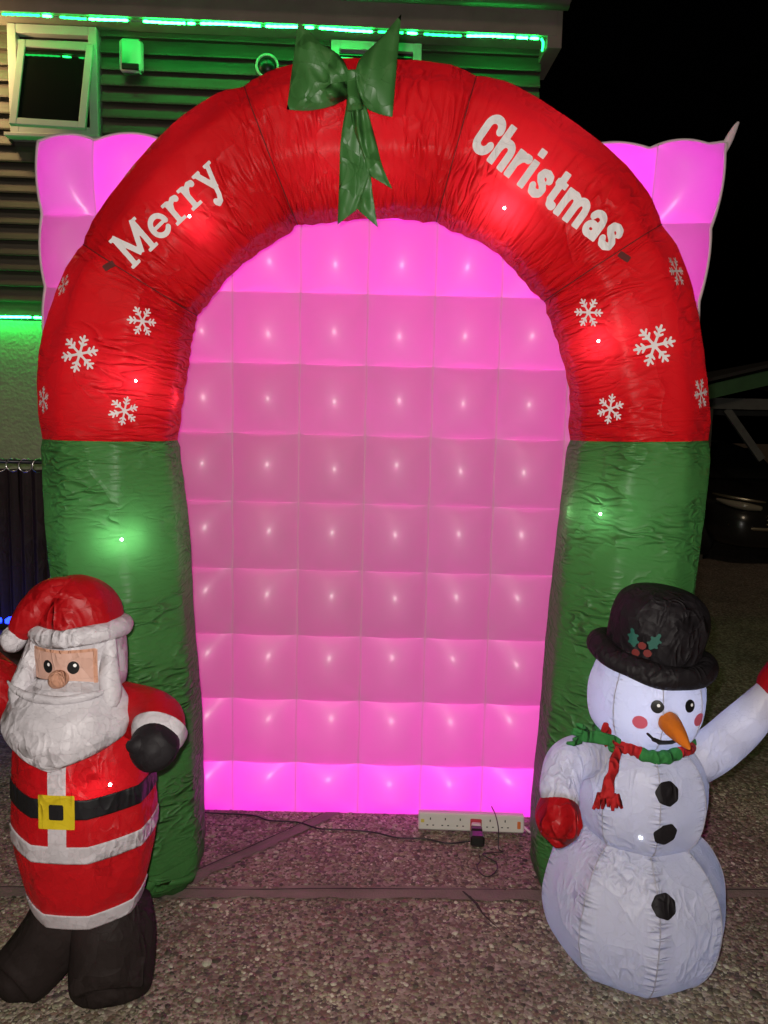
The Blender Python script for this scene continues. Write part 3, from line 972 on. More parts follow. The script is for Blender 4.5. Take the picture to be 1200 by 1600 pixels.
for jn in jidx[1:-1]:                                 # dark stitched line at each joint of the red tube
    ring = AV[jn * NA:(jn + 1) * NA]
    ring = D[jn, :3] + (ring - D[jn, :3]) * 1.004
    V, F, uv = sweep(np.vstack([ring, ring[:1]]), [.0016] * (NA + 1), 6, (.3, .2, 1), cap=False)
    obj('stitch', V, F, M['tab'], arch, world=True)

# ---- flat prints: letters and flakes, laid on the tube
def seg_d(x, y, a, b):
    ax, ay = a; bx, by = b
    dx, dy = bx - ax, by - ay
    t = np.clip(((x - ax) * dx + (y - ay) * dy) / (dx * dx + dy * dy + 1e-12), 0, 1)
    return np.hypot(x - ax - t * dx, y - ay - t * dy)
def bar_d(x, y, a, b, w):
    ax, ay = a; bx, by = b
    L = math.hypot(bx - ax, by - ay)
    ux, uy = (bx - ax) / L, (by - ay) / L
    mx, my = (ax + bx) / 2, (ay + by) / 2
    p = np.abs((x - mx) * ux + (y - my) * uy) - L / 2
    q = np.abs(-(x - mx) * uy + (y - my) * ux) - w / 2
    return np.maximum(p, q)
def arc_pts(cx, cy, rx, ry, a0, a1, n=20):
    return [(cx + rx * math.cos(R(a)), cy + ry * math.sin(R(a))) for a in np.linspace(a0, a1, n)]
def field(prims, x, y):
    f = np.full(x.shape, 9.0)
    for p in prims:
        if p[0] == 'b': d = bar_d(x, y, p[1], p[2], p[3])
        elif p[0] == 'l':
            d = np.full(x.shape, 9.0)
            for a, b in zip(p[1][:-1], p[1][1:]): d = np.minimum(d, seg_d(x, y, a, b))
            d = d - p[2] / 2
        elif p[0] == 'd': d = np.hypot((x - p[1][0]) / p[2], (y - p[1][1]) / p[3]) - 1; d = d * min(p[2], p[3])
        f = np.minimum(f, d)
    return f
def glyph(prims, x0, x1, y0, y1, h):
    """marching squares over the union of the strokes"""
    nx_, ny_ = int((x1 - x0) / h) + 2, int((y1 - y0) / h) + 2
    X, Y = np.meshgrid(x0 + np.arange(nx_) * h, y0 + np.arange(ny_) * h)
    Fv = field(prims, X, Y) + 1e-7
    V, idx, F = [], {}, []
    def vid(key, p):
        if key not in idx:
            idx[key] = len(V); V.append(p)
        return idx[key]
    for j in range(ny_ - 1):
        for i in range(nx_ - 1):
            cs = [(i, j), (i + 1, j), (i + 1, j + 1), (i, j + 1)]
            v = [Fv[b, a] for a, b in cs]
            if min(v) > 0: continue
            poly = []
            for q in range(4):
                a, b = cs[q], cs[(q + 1) % 4]
                va, vb = v[q], v[(q + 1) % 4]
                if va <= 0: poly.append(vid(a, (X[a[1], a[0]], Y[a[1], a[0]])))
                if (va <= 0) != (vb <= 0):
                    t = va / (va - vb)
                    key = (min(a, b), max(a, b))
                    poly.append(vid(key, (X[a[1], a[0]] + t * (X[b[1], b[0]] - X[a[1], a[0]]), Y[a[1], a[0]] + t * (Y[b[1], b[0]] - Y[a[1], a[0]]))))
            if len(poly) >= 3: F.append(poly)
    return np.array(V), F
def lay(bv, V2, F2, c, n, right, up, off=.0025, reach=.12):
    """press a flat shape onto a surface, along -n"""
    c, n, right, up = Vector(c), Vector(n).normalized(), Vector(right), Vector(up)
    out, ok = [], []
    for (a, b) in V2:
        o_ = c + right * a + up * b + n * reach
        hit, hn, _, _ = bv.ray_cast(o_, -n, reach * 2.2)
        if hit is None:
            out.append((0, 0, 0)); ok.append(False)
        else:
            if hn.dot(n) < 0: hn = -hn
            out.append(tuple(hit + hn * off)); ok.append(True)
    F = [f for f in F2 if all(ok[i] for i in f)]
    used = sorted({i for f in F for i in f})
    mp = {u: k for k, u in enumerate(used)}
    return np.array([out[u] for u in used]), [[mp[i] for i in f] for f in F]
def hit_px(bv, x, y):
    d = (_f + _r * ((x - 600) / FPX) + _u * ((800 - y) / FPX)).normalized()
    h, n, _, _ = bv.ray_cast(Vector((0, 0, EYE)), d)
    if h is None: return None, None
    if n.dot(d) > 0: n = -n
    return h, n
def frame_of(n, spin=0.0):
    n = Vector(n).normalized()
    r_ = Vector((0, 0, 1)).cross(n); r_ = -r_ if r_.dot(Vector((1, 0, 0))) < 0 else r_
    r_.normalize()
    u_ = n.cross(r_); u_ = -u_ if u_.z < 0 else u_
    c, s = math.cos(spin), math.sin(spin)
    return r_ * c + u_ * s, u_ * c - r_ * s

# bold narrow sans for the second word; cap height 1
w = .215
SANS = {
 'C': (.62, [('l', arc_pts(.31, .70, .20, .195, 0, 180, 16) + [(.11, .30)] + arc_pts(.31, .30, .20, .195, 180, 360, 16), w)]),
 'h': (.60, [('b', (.11, 0), (.11, 1.0), w), ('l', [(.12, .42)] + arc_pts(.30, .44, .17, .17, 170, 0, 12) + [(.47, .30)], w * .96), ('b', (.47, 0), (.47, .44), w)]),
 'r': (.46, [('b', (.11, 0), (.11, .70), w), ('l', [(.13, .40), (.20, .54), (.30, .60), (.38, .60)], w)]),
 'i': (.30, [('b', (.12, 0), (.12, .70), w), ('b', (.12, .80), (.12, 1.0), w)]),
 's': (.53, [('l', [(.43, .50), (.40, .575), (.29, .615), (.16, .58), (.12, .49), (.19, .41), (.32, .33), (.40, .25), (.39, .15), (.27, .09), (.14, .11), (.09, .20)], w * .88)]),
 't': (.44, [('b', (.19, .16), (.19, .92), w), ('b', (.03, .62), (.40, .62), .16), ('l', [(.19, .20), (.23, .12), (.31, .095), (.35, .10)], w * .9)]),
 'm': (.93, [('b', (.11, 0), (.11, .70), w), ('l', [(.12, .42)] + arc_pts(.28, .44, .15, .165, 170, 0, 12) + [(.44, .30)], w * .96), ('b', (.44, 0), (.44, .44), w),
             ('l', [(.45, .42)] + arc_pts(.61, .44, .15, .165, 170, 0, 12) + [(.77, .30)], w * .96), ('b', (.77, 0), (.77, .44), w)]),
 'a': (.57, [('l', arc_pts(.26, .46, .17, .155, 165, 0, 12) + [(.43, .25)], w * .9), ('b', (.43, 0), (.43, .46), w), ('l', arc_pts(.24, .21, .145, .125, 0, 360, 24), w * .82)]),
}
# slab serif for the first word
q = .17
s_ = .095
SLAB = {
 'M': (1.12, [('b', (.17, .03), (.17, .97), q), ('b', (.95, .03), (.95, .97), q), ('b', (.14, .99), (.56, .16), q), ('b', (.98, .99), (.56, .16), q), ('b', (.0, .05), (.36, .05), s_), ('b', (.76, .05), (1.12, .05), s_),
              ('b', (.0, .95), (.24, .95), s_), ('b', (.88, .95), (1.12, .95), s_)]),
 'e': (.72, [('l', arc_pts(.36, .35, .26, .275, 0, 318, 34), q * .92), ('b', (.12, .36), (.66, .36), .10)]),
 'r': (.62, [('b', (.20, .03), (.20, .68), q), ('b', (.02, .045), (.42, .045), s_), ('b', (.02, .655), (.24, .655), s_), ('l', [(.22, .42), (.30, .56), (.42, .625), (.53, .60)], q * .9), ('d', (.52, .57), .09, .09)]),
 'y': (.72, [('b', (.13, .66), (.40, .02), q), ('b', (.60, .66), (.30, -.14), q * .82), ('b', (.0, .655), (.28, .655), s_), ('b', (.46, .655), (.74, .655), s_), ('l', [(.32, -.10), (.24, -.22), (.12, -.25)], q * .8), ('d', (.10, -.20), .085, .085)]),
}
def word(text, font, p0, p1, Y, cap, parent, gap=.035):
    """letters standing on the line p0-p1 (photo points at depth Y), filling its length"""
    A, B = at(*p0, Y), at(*p1, Y)
    A, B = Vector((A.x, Y, A.z)), Vector((B.x, Y, B.z))
    adv = [font[c][0] + gap for c in text]
    right = (B - A).normalized()
    up = Vector((-right.z, 0, right.x))
    if up.z < 0: up = -up
    sx = (B - A).length / (sum(adv) - gap)
    x = 0
    for c, ad_ in zip(text, adv):
        wd, pr = font[c]
        V, F = glyph(pr, -.06, wd + .06, -.36, 1.08, .03)
        V = V * np.array([sx, cap]) + np.array([x * sx, 0])
        V3, F3 = lay(ABV, V, F, A, (0, -1, 0), right, up, reach=.3)
        obj('letter', V3, F3, M['print'], parent, world=True)
        x += ad_
YF = AY - .205
word('Merry', SLAB, (205, 419), (353, 283), YF, .104, SEG[2])
word('Christmas', SANS, (731, 230), (951, 398), YF, .122, SEG[4], .02)

def flake_prims(seed):
    r = random.Random(seed)
    P = []
    for k in range(6):
        a = k * PI / 3
        c, s = math.cos(a), math.sin(a)
        P.append(('l', [(0, 0), (c, s)], .13))
        for d, L in ((.46, .26), (.70, .27)):
            for g in (-1, 1):
                b = a + g * R(52)
                P.append(('l', [(d * c, d * s), (d * c + L * math.cos(b), d * s + L * math.sin(b))], .11))
    P.append(('d', (0, 0), .17, .17))
    return P
FV, FF = glyph(flake_prims(1), -1.1, 1.1, -1.1, 1.1, .05)
# where the photo shows the flakes: pixel, radius in metres, spin
for (x, y, r_, spin, sg_) in [(222, 502, .043, 0, 1), (125, 553, .054, 12, 1), (194, 642, .042, 18, 1), (100, 446, .034, 10, 1), (69, 625, .040, 20, 1),
                              (920, 488, .044, -6, 5), (1022, 540, .060, 14, 5), (954, 639, .044, 20, 5), (1056, 424, .046, 10, 5), (1094, 615, .046, 10, 5)]:
    h, n = hit_px(ABV, x, y)
    if h is None:
        print('flake missed', x, y); continue
    rt, up_ = frame_of(n, R(spin))
    V3, F3 = lay(ABV, FV * r_, FF, h, n, rt, up_)
    obj('snowflake', V3, F3, M['print'], SEG[sg_], world=True)

# diodes inside the tube: bulb against the cloth, light a hand behind it
for (x, y, pw, back) in [(788, 325, 4.0, .06), (935, 533, 2.0, .06), (938, 803, 1.3, .05), (190, 843, 3.0, .06), (212, 595, 1.6, .06), (296, 338, 1.0, .06)]:
    h, n = hit_px(ABV, x, y)
    b = h - n * .001
    V, F, uv = lathe([(.0001, -.0042), (.0020, -.0037), (.0036, -.0021), (.0042, 0), (.0036, .0021), (.0020, .0037), (.0001, .0042)], 14)
    obj('led_bulb', V + np.array(b), F, M['bulb'], arch, world=True)
    lamp('arch_led', 'POINT', h - n * back, pw, (.82, .92, 1.0), .02)
for (x, y, Y, pw) in [(500, 235, AY - .10, 2.0), (605, 232, AY - .10, 2.0), (266, 622, AY - .03, .9), (896, 802, AY - .06, .9), (860, 240, AY, 2.0), (990, 400, AY, 1.5), (980, 620, AY, 1.8), (150, 480, AY, 2.2), (200, 640, AY, 1.2), (170, 790, AY + .02, 1.6), (990, 850, AY, 2.0), (330, 250, AY, 2.0), (700, 230, AY, 1.6)]:
    lamp('arch_led', 'POINT', at(x, y, Y), pw * .40, (.9, .93, 1.0), .02)

for (x, y, a) in [(171, 416, 35), (975, 402, -35)]:   # little tie loops
    h, n = hit_px(ABV, x, y)
    rt, up_ = frame_of(n, R(a))
    V3, F3 = lay(ABV, glyph([('b', (-.018, 0), (.018, 0), .02)], -.03, .03, -.02, .02, .004)[0], glyph([('b', (-.018, 0), (.018, 0), .02)], -.03, .03, -.02, .02, .004)[1], h, n, rt, up_, .004)
    obj('tie_loop', V3, F3, M['tab'], arch, world=True)

# ---- the bow
BY = 2.205
bow = obj('bow', *sweep([at(551, 112, BY - .03), at(551, 130, BY - .035), at(553, 152, BY - .035), at(555, 172, BY - .02)], [.019, .016, .020, .024], 20, (0, -1, 0), k=6, squash=.55)[:2], M['bow'], arch, world=True)
def coons(top, bot, thick, Y, n=22, m=16, tiltY=0, crum=0, seed=0):
    """inflated pillow between two edge lines of photo points"""
    T = crom(np.array([tuple(at(x, y, Y)) for x, y in top]), 12)
    B = crom(np.array([tuple(at(x, y, Y)) for x, y in bot]), 12)
    f = lambda P, s: np.array([np.interp(s * (len(P) - 1), np.arange(len(P)), P[:, k]) for k in range(3)])
    r = np.random.default_rng(seed)
    k1 = r.normal(size=(4, 2)) * 7; p1 = r.uniform(0, 6.28, 4)
    V, UV = [], []
    for side in (-1, 1):
        for j in range(m + 1):
            for i in range(n + 1):
                s, t = i / n, j / m
                p = f(T, s) * (1 - t) + f(B, s) * t
                g = max(0, (1 - (2 * s - 1) ** 2)) ** .5 * max(0, (1 - (2 * t - 1) ** 2)) ** .5
                cz = crum * sum(math.sin(k1[q] @ (s, t) + p1[q]) for q in range(4)) * (g ** .5)
                p = p + np.array([0, side * thick * g + tiltY * s + cz, 0])
                V.append(p); UV.append((s * .2, t * .2))
    o1 = (n + 1) * (m + 1)
    F = []
    for j in range(m):
        for i in range(n):
            a = j * (n + 1) + i
            F.append((a, a + n + 1, a + n + 2, a + 1))
            F.append((o1 + a, o1 + a + 1, o1 + a + n + 2, o1 + a + n + 1))
    return np.array(V), F, np.array(UV)
V, F, uv = coons([(466, 33), (500, 66), (532, 88), (550, 122)], [(448, 171), (482, 173), (520, 165), (548, 150)], .036, BY - .02, crum=.0055, seed=3)
obj('bow_loop', V, F, M['bow'], bow, uv=uv, world=True)
V, F, uv = coons([(554, 122), (562, 92), (592, 62), (627, 22)], [(556, 150), (572, 168), (592, 178), (613, 183)], .036, BY - .02, crum=.0055, seed=4)
obj('bow_loop', V, F, M['bow'], bow, uv=uv, world=True)
V, F, uv = coons([(542, 160), (532, 215), (529, 280), (526, 345)], [(568, 165), (574, 215), (578, 262), (556, 322)], .006, BY - .004, tiltY=.04, crum=.004, seed=5)
obj('bow_tail', V, F, M['bow'], bow, uv=uv, world=True)
V, F, uv = coons([(548, 165), (550, 230), (552, 280), (556, 318)], [(570, 168), (577, 230), (581, 290), (590, 348)], .006, BY + .004, tiltY=.05, crum=.004, seed=8)
obj('bow_tail', V, F, M['bow'], bow, uv=uv, world=True)
V, F, uv = coons([(546, 160), (552, 200), (566, 240), (578, 276)], [(572, 166), (586, 215), (598, 262), (613, 297)], .006, BY - .022, tiltY=-.01, crum=.004, seed=6)
obj('bow_tail', V, F, M['bow'], bow, uv=uv, world=True)

# ------------------------------------------------------------------ bearded figure in red
SX, SY, SYAW = -.79, 1.95, R(-2)
santa = empty('inflatable_figure', (SX, SY, 0), SYAW, 'inflatable white-bearded man in red coat and hat, waving, left of the arch', 'inflatable figure')
CP = [(.142, .275), (.151, .31), (.167, .38), (.181, .46), (.185, .53), (.181, .60), (.179, .67), (.174, .73), (.155, .80), (.122, .86), (.07, .90)]
CPs = crom(CP, 8)
def crad(z): return float(np.interp(z, CPs[:, 1], CPs[:, 0]))
def ring_band(z0, z1, off, n=12, ny=64):
    zz = np.linspace(z0, z1, n)
    pr = [(crad(z0) - .004, z0 - .0)] + [(crad(z) + off, z) for z in zz] + [(crad(z1) - .004, z1 + .0)]
    return lathe(pr, ny, 1, .92, sides=8, blend=.6, off=PI / 8)
V, F, uv = lathe(CP, 64, 1, .92, sides=8, blend=.6, k=8, off=PI / 8)
CV, CF = V, F
coat = obj('coat', V, F, M['sred'], santa, uv=uv)
CBV = bvh(V, F)
for z0, z1, mt, nm in [(.595, .645, 'belt', 'belt'), (.478, .523, 'swhite', 'coat_trim'), (.275, .318, 'swhite', 'coat_trim')]:
    V, F, uv = ring_band(z0, z1, .0035)
    obj(nm, V, F, M[mt], santa, uv=uv)
def coat_patch(name, prims, x0, x1, y0, y1, cz, off, mt, h=.006, parent=santa):
    V2, F2 = glyph(prims, x0, x1, y0, y1, h)
    V3, F3 = lay(CBV, V2, F2, (0, -.2, cz), (0, -1, 0), (1, 0, 0), (0, 0, 1), off, .3)
    uv = V2[:len(V3)]
    return obj(name, V3, F3, M[mt], parent, uv=V3[:, [0, 2]])
coat_patch('front_trim', [('b', (0, -.17), (0, .2), .046)], -.04, .04, -.2, .22, .66, .0055, 'swhite')
bk = coat_patch('buckle', [('b', (-.045, 0), (-.018, 0), .086), ('b', (.018, 0), (.045, 0), .086), ('b', (-.045, .032), (.045, .032), .024), ('b', (-.045, -.032), (.045, -.032), .024)], -.06, .06, -.06, .06, .617, .0095, 'yellow', .004)
coat_patch('buckle_centre', [('b', (-.019, 0), (.019, 0), .042)], -.03, .03, -.03, .03, .617, .0085, 'belt', .004)
# boots
def boot(pts, rads, sq=1.0):
    V, F, uv = sweep(pts, rads, 36, (0, -1, 0), k=8, squash=sq)
    V = wobble(V, .006, 14, 3)
    lowz = V[:, 2] < .012
    V[:, 2] = np.where(V[:, 2] < .02, .02 + (V[:, 2] - .02) * .18, V[:, 2])
    V[:, 2] = np.maximum(V[:, 2], .0)
    return V, F, uv
def loc(x, y, Y):
    return tuple(rootm(santa).inverted() @ at(x, y, Y))
V, F, uv = boot([loc(172, 1410, 1.97), loc(175, 1462, 1.945), loc(173, 1520, 1.92), loc(170, 1556, 1.89), loc(168, 1574, 1.865)], [.105, .112, .110, .095, .035])
obj('boot', V, F, M['boot'], santa, uv=uv)
V, F, uv = boot([loc(110, 1410, 1.97), loc(86, 1458, 1.95), loc(52, 1504, 1.93), loc(20, 1534, 1.90), loc(2, 1552, 1.87)], [.098, .096, .090, .078, .03])
obj('boot', V, F, M['boot'], santa, uv=uv)
# arms
V, F, uv = sweep([loc(165, 1110, 1.950), loc(200, 1112, 1.935), loc(236, 1120, 1.900), loc(249, 1140, 1.850), loc(243, 1156, 1.820)], [.085, .075, .070, .066, .060], 32, (0, 0, 1), k=8)
V = wobble(V, .006, 16, 5)
arm = obj('arm', V, F, M['sred'], santa, uv=uv)
V, F, uv = sweep([loc(250, 1139, 1.845), loc(247, 1147, 1.832), loc(243, 1157, 1.818)], [.071, .069, .062], 32, (0, 0, 1), k=5)
obj('cuff', V, F, M['swhite'], arm, uv=uv)
V, F, uv = sweep([loc(245, 1150, 1.83), loc(243, 1160, 1.805), loc(240, 1170, 1.775), loc(238, 1179, 1.75), loc(237, 1184, 1.735)], [.040, .056, .056, .042, .012], 28, (0, 0, 1), k=7)
V = wobble(V, .006, 24, 6)
obj('mitten', V, F, M['sblack'], arm, uv=uv)
V, F, uv = sweep([loc(232, 1160, 1.78), loc(217, 1164, 1.765), loc(205, 1164, 1.76), loc(198, 1161, 1.76)], [.032, .028, .018, .005], 18, (0, 0, 1), k=6)
obj('mitten_thumb', V, F, M['sblack'], arm, uv=uv)
V, F, uv = sweep([loc(90, 1110, 1.970), loc(45, 1100, 1.980), loc(5, 1075, 1.990), loc(-40, 1035, 2.000), loc(-58, 1010, 2.000)], [.085, .075, .068, .062, .058], 32, (0, -1, 0), k=8)
V = wobble(V, .006, 16, 8)
arm2 = obj('arm', V, F, M['sred'], santa, uv=uv)
V, F, uv = sweep([loc(-54, 1018, 2.000), loc(-64, 1000, 2.000), loc(-72, 986, 2.000)], [.063, .065, .060], 28, (0, -1, 0), k=5)
obj('cuff', V, F, M['swhite'], arm2, uv=uv)
V, F, uv = sweep([loc(-68, 992, 2.000), loc(-78, 972, 2.000), loc(-88, 945, 2.000), loc(-92, 925, 2.000)], [.040, .056, .05, .012], 28, (0, -1, 0), k=6)
obj('mitten', V, F, M['sblack'], arm2, uv=uv)
V, F, uv = sweep([loc(-74, 980, 2.000), loc(-58, 966, 1.990), loc(-50, 952, 1.990)], [.028, .022, .008], 16, (0, -1, 0), k=5)
obj('mitten_thumb', V, F, M['sblack'], arm2, uv=uv)
# head: white hair all round, a square face let in, the beard below
V, F, uv = lathe([(.07, .84), (.108, .89), (.116, .95), (.116, 1.01), (.108, 1.06), (.06, 1.09)], 56, 1, .95, sides=6, blend=.3, k=8, off=0)
V = wobble(V, .004, 16, 2) + np.array([0, -.01, 0])
HV, HF = V, F
head = obj('hair', V, F, M['swhite'], santa, uv=uv)
HBV = bvh(V, F)
V2, F2 = glyph([('b', (-.082, 0), (.078, 0), .112)], -.12, .12, -.08, .08, .006)
V2 = V2 * np.array([1, 1]) + np.array([0, 0])
V3, F3 = lay(HBV, V2, F2, (0.0, -.2, .962), (0, -1, 0), (1, 0, 0), (0, 0, 1), .004, .3)
V3[:, 1] -= .004 * np.cos(V3[:, 0] * 12)
face = obj('face', V3, F3, M['skin'], santa, uv=V3[:, [0, 2]])
FBV = bvh(V3, F3)
for ex in (-.034, .030):
    V2, F2 = glyph([('d', (0, 0), .0135, .0165)], -.02, .02, -.022, .022, .003)
    V3, F3 = lay(FBV, V2, F2, (ex, -.2, .974), (0, -1, 0), (1, 0, 0), (0, 0, 1), .0025, .3)
    eye = obj('eye', V3, F3, M['eyeblack'], face)
    V2, F2 = glyph([('d', (0, 0), .0038, .0044)], -.01, .01, -.01, .01, .0012)
    V3, F3 = lay(FBV, V2, F2, (ex + .004, -.2, .980), (0, -1, 0), (1, 0, 0), (0, 0, 1), .0042, .3)
    obj('eye_glint', V3, F3, M['eyewhite'], face)
V, F, uv = sweep([(-.004, -.110, .946), (-.004, -.128, .946), (-.004, -.142, .944), (-.004, -.152, .942), (-.004, -.156, .941)], [.020, .0235, .022, .014, .003], 24, (0, 0, 1), k=6)
V = wobble(V, .0025, 60, 3)
obj('nose', V, F, M['nose'], face, uv=uv)
for sgn in (-1, 1):
    V, F, uv = sweep([(sgn * .092, -.045, 1.045), (sgn * .097, -.062, 1.0), (sgn * .106, -.082, .95), (sgn * .118, -.10, .90), (sgn * .12, -.11, .87)], [.016, .021, .025, .027, .016], 20, (0, -1, 0), k=6)
    obj('side_hair', wobble(V, .005, 24, 20 + sgn), F, M['swhite'], head, uv=uv)
for pr_, nm_ in (([('b', (-.080, .052), (.077, .052), .007)], 'top'), ([('b', (.075, -.05), (.075, .05), .007)], 'side')):
    V2, F2 = glyph(pr_, -.1, .1, -.07, .07, .0035)
    V3, F3 = lay(FBV, V2, F2, (0, -.2, .962), (0, -1, 0), (1, 0, 0), (0, 0, 1), .002, .3)
    obj('face_hem', V3, F3, M['nose'], face)
# beard: a broad flat bag hanging over the chest
V, UVs = [], []
nb, mb = 40, 30
for j in range(mb + 1):
    t = j / mb
    z = .935 - .195 * t
    hw = np.interp(t, [0, .12, .35, .62, .82, .95, 1], [.100, .124, .152, .168, .158, .125, .075])
    yf = np.interp(t, [0, .15, .4, .7, .9, 1], [-.125, -.158, -.193, -.212, -.205, -.190])
    for i in range(nb):
        a = 2 * PI * i / nb
        cx, sy_ = math.sin(a), math.cos(a)
        ex = abs(cx) ** .9 * (1 if cx > 0 else -1)
        dep = np.interp(t, [0, .1, .5, .9, 1], [.03, .055, .085, .05, .015])
        zz = z + .018 * math.cos(3 * a) * (1 - t) * .3 - .03 * abs(ex) ** 2 * (t > 1.5) + .028 * abs(ex) ** 1.5 * t
        V.append((hw * ex, yf + dep * .9 - dep * sy_ + .05 * abs(ex) ** 2, zz))
        UVs.append((z, a * .1))
F = [(j * nb + i, j * nb + (i + 1) % nb, (j + 1) * nb + (i + 1) % nb, (j + 1) * nb + i) for j in range(mb) for i in range(nb)]
F = [f[::-1] for f in F]
F.append([mb * nb + i for i in range(nb)]); F.append(list(range(nb))[::-1])
V = wobble(np.array(V), .008, 18, 12)
beard = obj('beard', V, F, M['swhite'], santa, uv=UVs)
V, F, uv = sweep([(-.148, -.105, .926), (-.105, -.138, .914), (-.055, -.158, .907), (0, -.165, .905), (.05, -.158, .907), (.088, -.136, .912), (.112, -.105, .918)], [.002, .008, .011, .012, .011, .009, .003], 16, (0, 0, 1), k=8)
V = wobble(V, .004, 40, 4)
obj('moustache', V, F, M['swhite'], beard, uv=uv)
# hat
V, F, uv = sweep([(.102 * math.sin(a) * 1.04, -.01 - .100 * math.cos(a) * 1.02, 1.046 + .006 * math.sin(2 * a)) for a in np.linspace(PI, 3 * PI, 49)], [.025] * 49, 20, (0, 0, 1), cap=False)
V = wobble(V, .005, 22, 9)
hat = obj('hat_band', V, F, M['swhite'], santa, uv=uv)
V, F, uv = lathe([(.108, 1.045), (.110, 1.075), (.102, 1.11), (.082, 1.145), (.052, 1.172), (.022, 1.184), (.001, 1.186)], 48, k=6, sides=6, blend=.4)
hat_red = obj('hat', wobble(V, .007, 16, 11) + np.array([0, -.01, 0]), F, M['sred'], santa, uv=uv)
V, F, uv = sweep([(-.01, -.02, 1.125), (-.055, -.035, 1.120), (-.095, -.05, 1.092), (-.125, -.06, 1.062), (-.142, -.065, 1.035)], [.058, .060, .050, .038, .027], 32, (0, -1, 0), k=8)
obj('hat_tail', wobble(V, .007, 22, 12), F, M['sred'], hat_red, uv=uv)
V, F, uv = sweep([(-.138, -.064, 1.043), (-.146, -.067, 1.027), (-.157, -.070, 1.008), (-.166, -.072, .996)], [.028, .033, .028, .007], 20, (0, -1, 0), k=6)
obj('hat_tip', wobble(V, .003, 40, 2), F, M['swhite'], hat, uv=uv)
lamp('figure_led', 'POINT', rootm(santa) @ Vector((.06, -.10, .66)), .9, (.9, .93, 1.0), .02)
lamp('figure_led', 'POINT', rootm(santa) @ Vector((0, -.02, .42)), .8, (.9, .93, 1.0), .02)
sb, sn = hit_px(bvh([tuple(rootm(santa) @ Vector(v)) for v in CV], CF), 172, 1226)
V, F, uv = lathe([(.0001, -.004), (.003, -.003), (.004, 0), (.003, .003), (.0001, .004)], 10)
obj('led_bulb', V + np.array(sb), F, M['bulb'], santa, world=True)

# ------------------------------------------------------------------ snowman
NX, NY, NYAW = .770, 2.12, R(19)
sm = empty('inflatable_snowman', (NX, NY, 0), NYAW, 'white inflatable snowman with black hat and carrot nose right of the arch', 'inflatable snowman')
def wv(V, root=sm):
    Mx = np.array(rootm(root))
    return np.asarray(V) @ Mx[:3, :3].T + Mx[:3, 3]
def nloc(x, y, Y):
    return tuple(rootm(sm).inverted() @ at(x, y, Y))
V, F, uv = lathe([(.001, .003), (.125, .003), (.19, .035), (.238, .10), (.260, .17), (.262, .235), (.245, .315), (.205, .385), (.155, .425), (.13, .44)], 80, 1, 1, sides=8, blend=.72, k=7, off=PI / 8)
V = wobble(V, .004, 12, 1); V[:, 2] = np.maximum(V[:, 2], .001)
LV, LF = V, F
def seam_pucker(nv, n, sides, off, w=.075):
    th_ = np.arange(n) * 2 * PI / n
    a_ = (th_ + off) % (2 * PI / sides)
    a_ = np.minimum(a_, 2 * PI / sides - a_)
    m_ = nv // n
    end = np.exp(-np.minimum(np.arange(m_), m_ - 1 - np.arange(m_)) / 4.0)
    return (np.exp(-(a_ / w) ** 2)[None, :] * .75 + end[:, None] * .7).ravel()
low = obj('lower_body', V, F, M['snow'], sm, uv=uv, attr={'pucker': seam_pucker(len(V), 80, 8, PI / 8)})
V, F, uv = lathe([(.12, .405), (.150, .425), (.178, .47), (.192, .535), (.188, .60), (.165, .66), (.12, .70), (.08, .715)], 80, 1, 1, sides=8, blend=.72, k=7, off=PI / 8)
V = wobble(V, .004, 14, 2)
TV, TF = V, F
tor = obj('torso', V, F, M['snow'], sm, uv=uv, attr={'pucker': seam_pucker(len(V), 80, 8, PI / 8)})
V, F, uv = lathe([(.07, .685), (.115, .715), (.150, .76), (.164, .82), (.160, .88), (.135, .94), (.08, .975)], 80, 1, 1, sides=8, blend=.45, k=7, off=PI / 8)
V = wobble(V, .003, 14, 3)
EV, EF = V, F
hd = obj('head', V, F, M['snow'], sm, uv=uv, attr={'pucker': .6 * seam_pucker(len(V), 80, 8, PI / 8)})
HB = bvh(wv(EV), EF)
TB = bvh(wv(TV), TF)
LB = bvh(wv(LV), LF)
def patch(name, bv, x, y, prims, ext, h, mt, parent, off=.003, spin=0):
    c, n = hit_px(bv, x, y)
    if c is None:
        print('patch missed', name, x, y); return None, None
    rt, up_ = frame_of(n, R(spin))
    V2, F2 = glyph(prims, -ext, ext, -ext, ext, h)
    V3, F3 = lay(bv, V2, F2, c, n, rt, up_, off)
    return obj(name, V3, F3, M[mt], parent, world=True), (c, n)
for (x, y, bv) in [(1043, 1240, TB), (1040, 1303, TB), (1038, 1416, LB)]:
    P = [('l', [(.021 * math.cos(a), .021 * math.sin(a)) for a in np.linspace(.3, 2 * PI + .3, 8)], .024), ('d', (0, 0), .02, .02)]
    patch('button', bv, x, y, P, .045, .005, 'sblack', sm, .004)
for (x, y) in [(1027, 1104), (1077, 1103)]:
    e_, cn = patch('eye', HB, x, y, [('d', (0, 0), .0165, .0175)], .025, .003, 'eyeblack', hd)
    patch('eye_glint', HB, x + 2, y - 2, [('d', (0, 0), .0042, .0042)], .01, .0014, 'eyewhite', hd, .0048)
for (x, y) in [(1000, 1128), (1091, 1124)]:
    patch('cheek', HB, x, y, [('d', (0, 0), .020, .0185)], .03, .003, 'cheek', hd)
patch('mouth', HB, 1040, 1158, [('l', [(-.048, .014), (-.03, .001), (-.008, -.006), (.02, -.006), (.042, .002)], .008), ('l', [(-.030, .002), (-.005, -.002), (.02, -.002), (.036, .002)], .015), ('l', [(-.015, -.003), (.02, -.003)], .017)], .07, .0025, 'eyeblack', hd)
c, n = hit_px(HB, 1046, 1127)
tip = at(1078, 1171, 1.835)
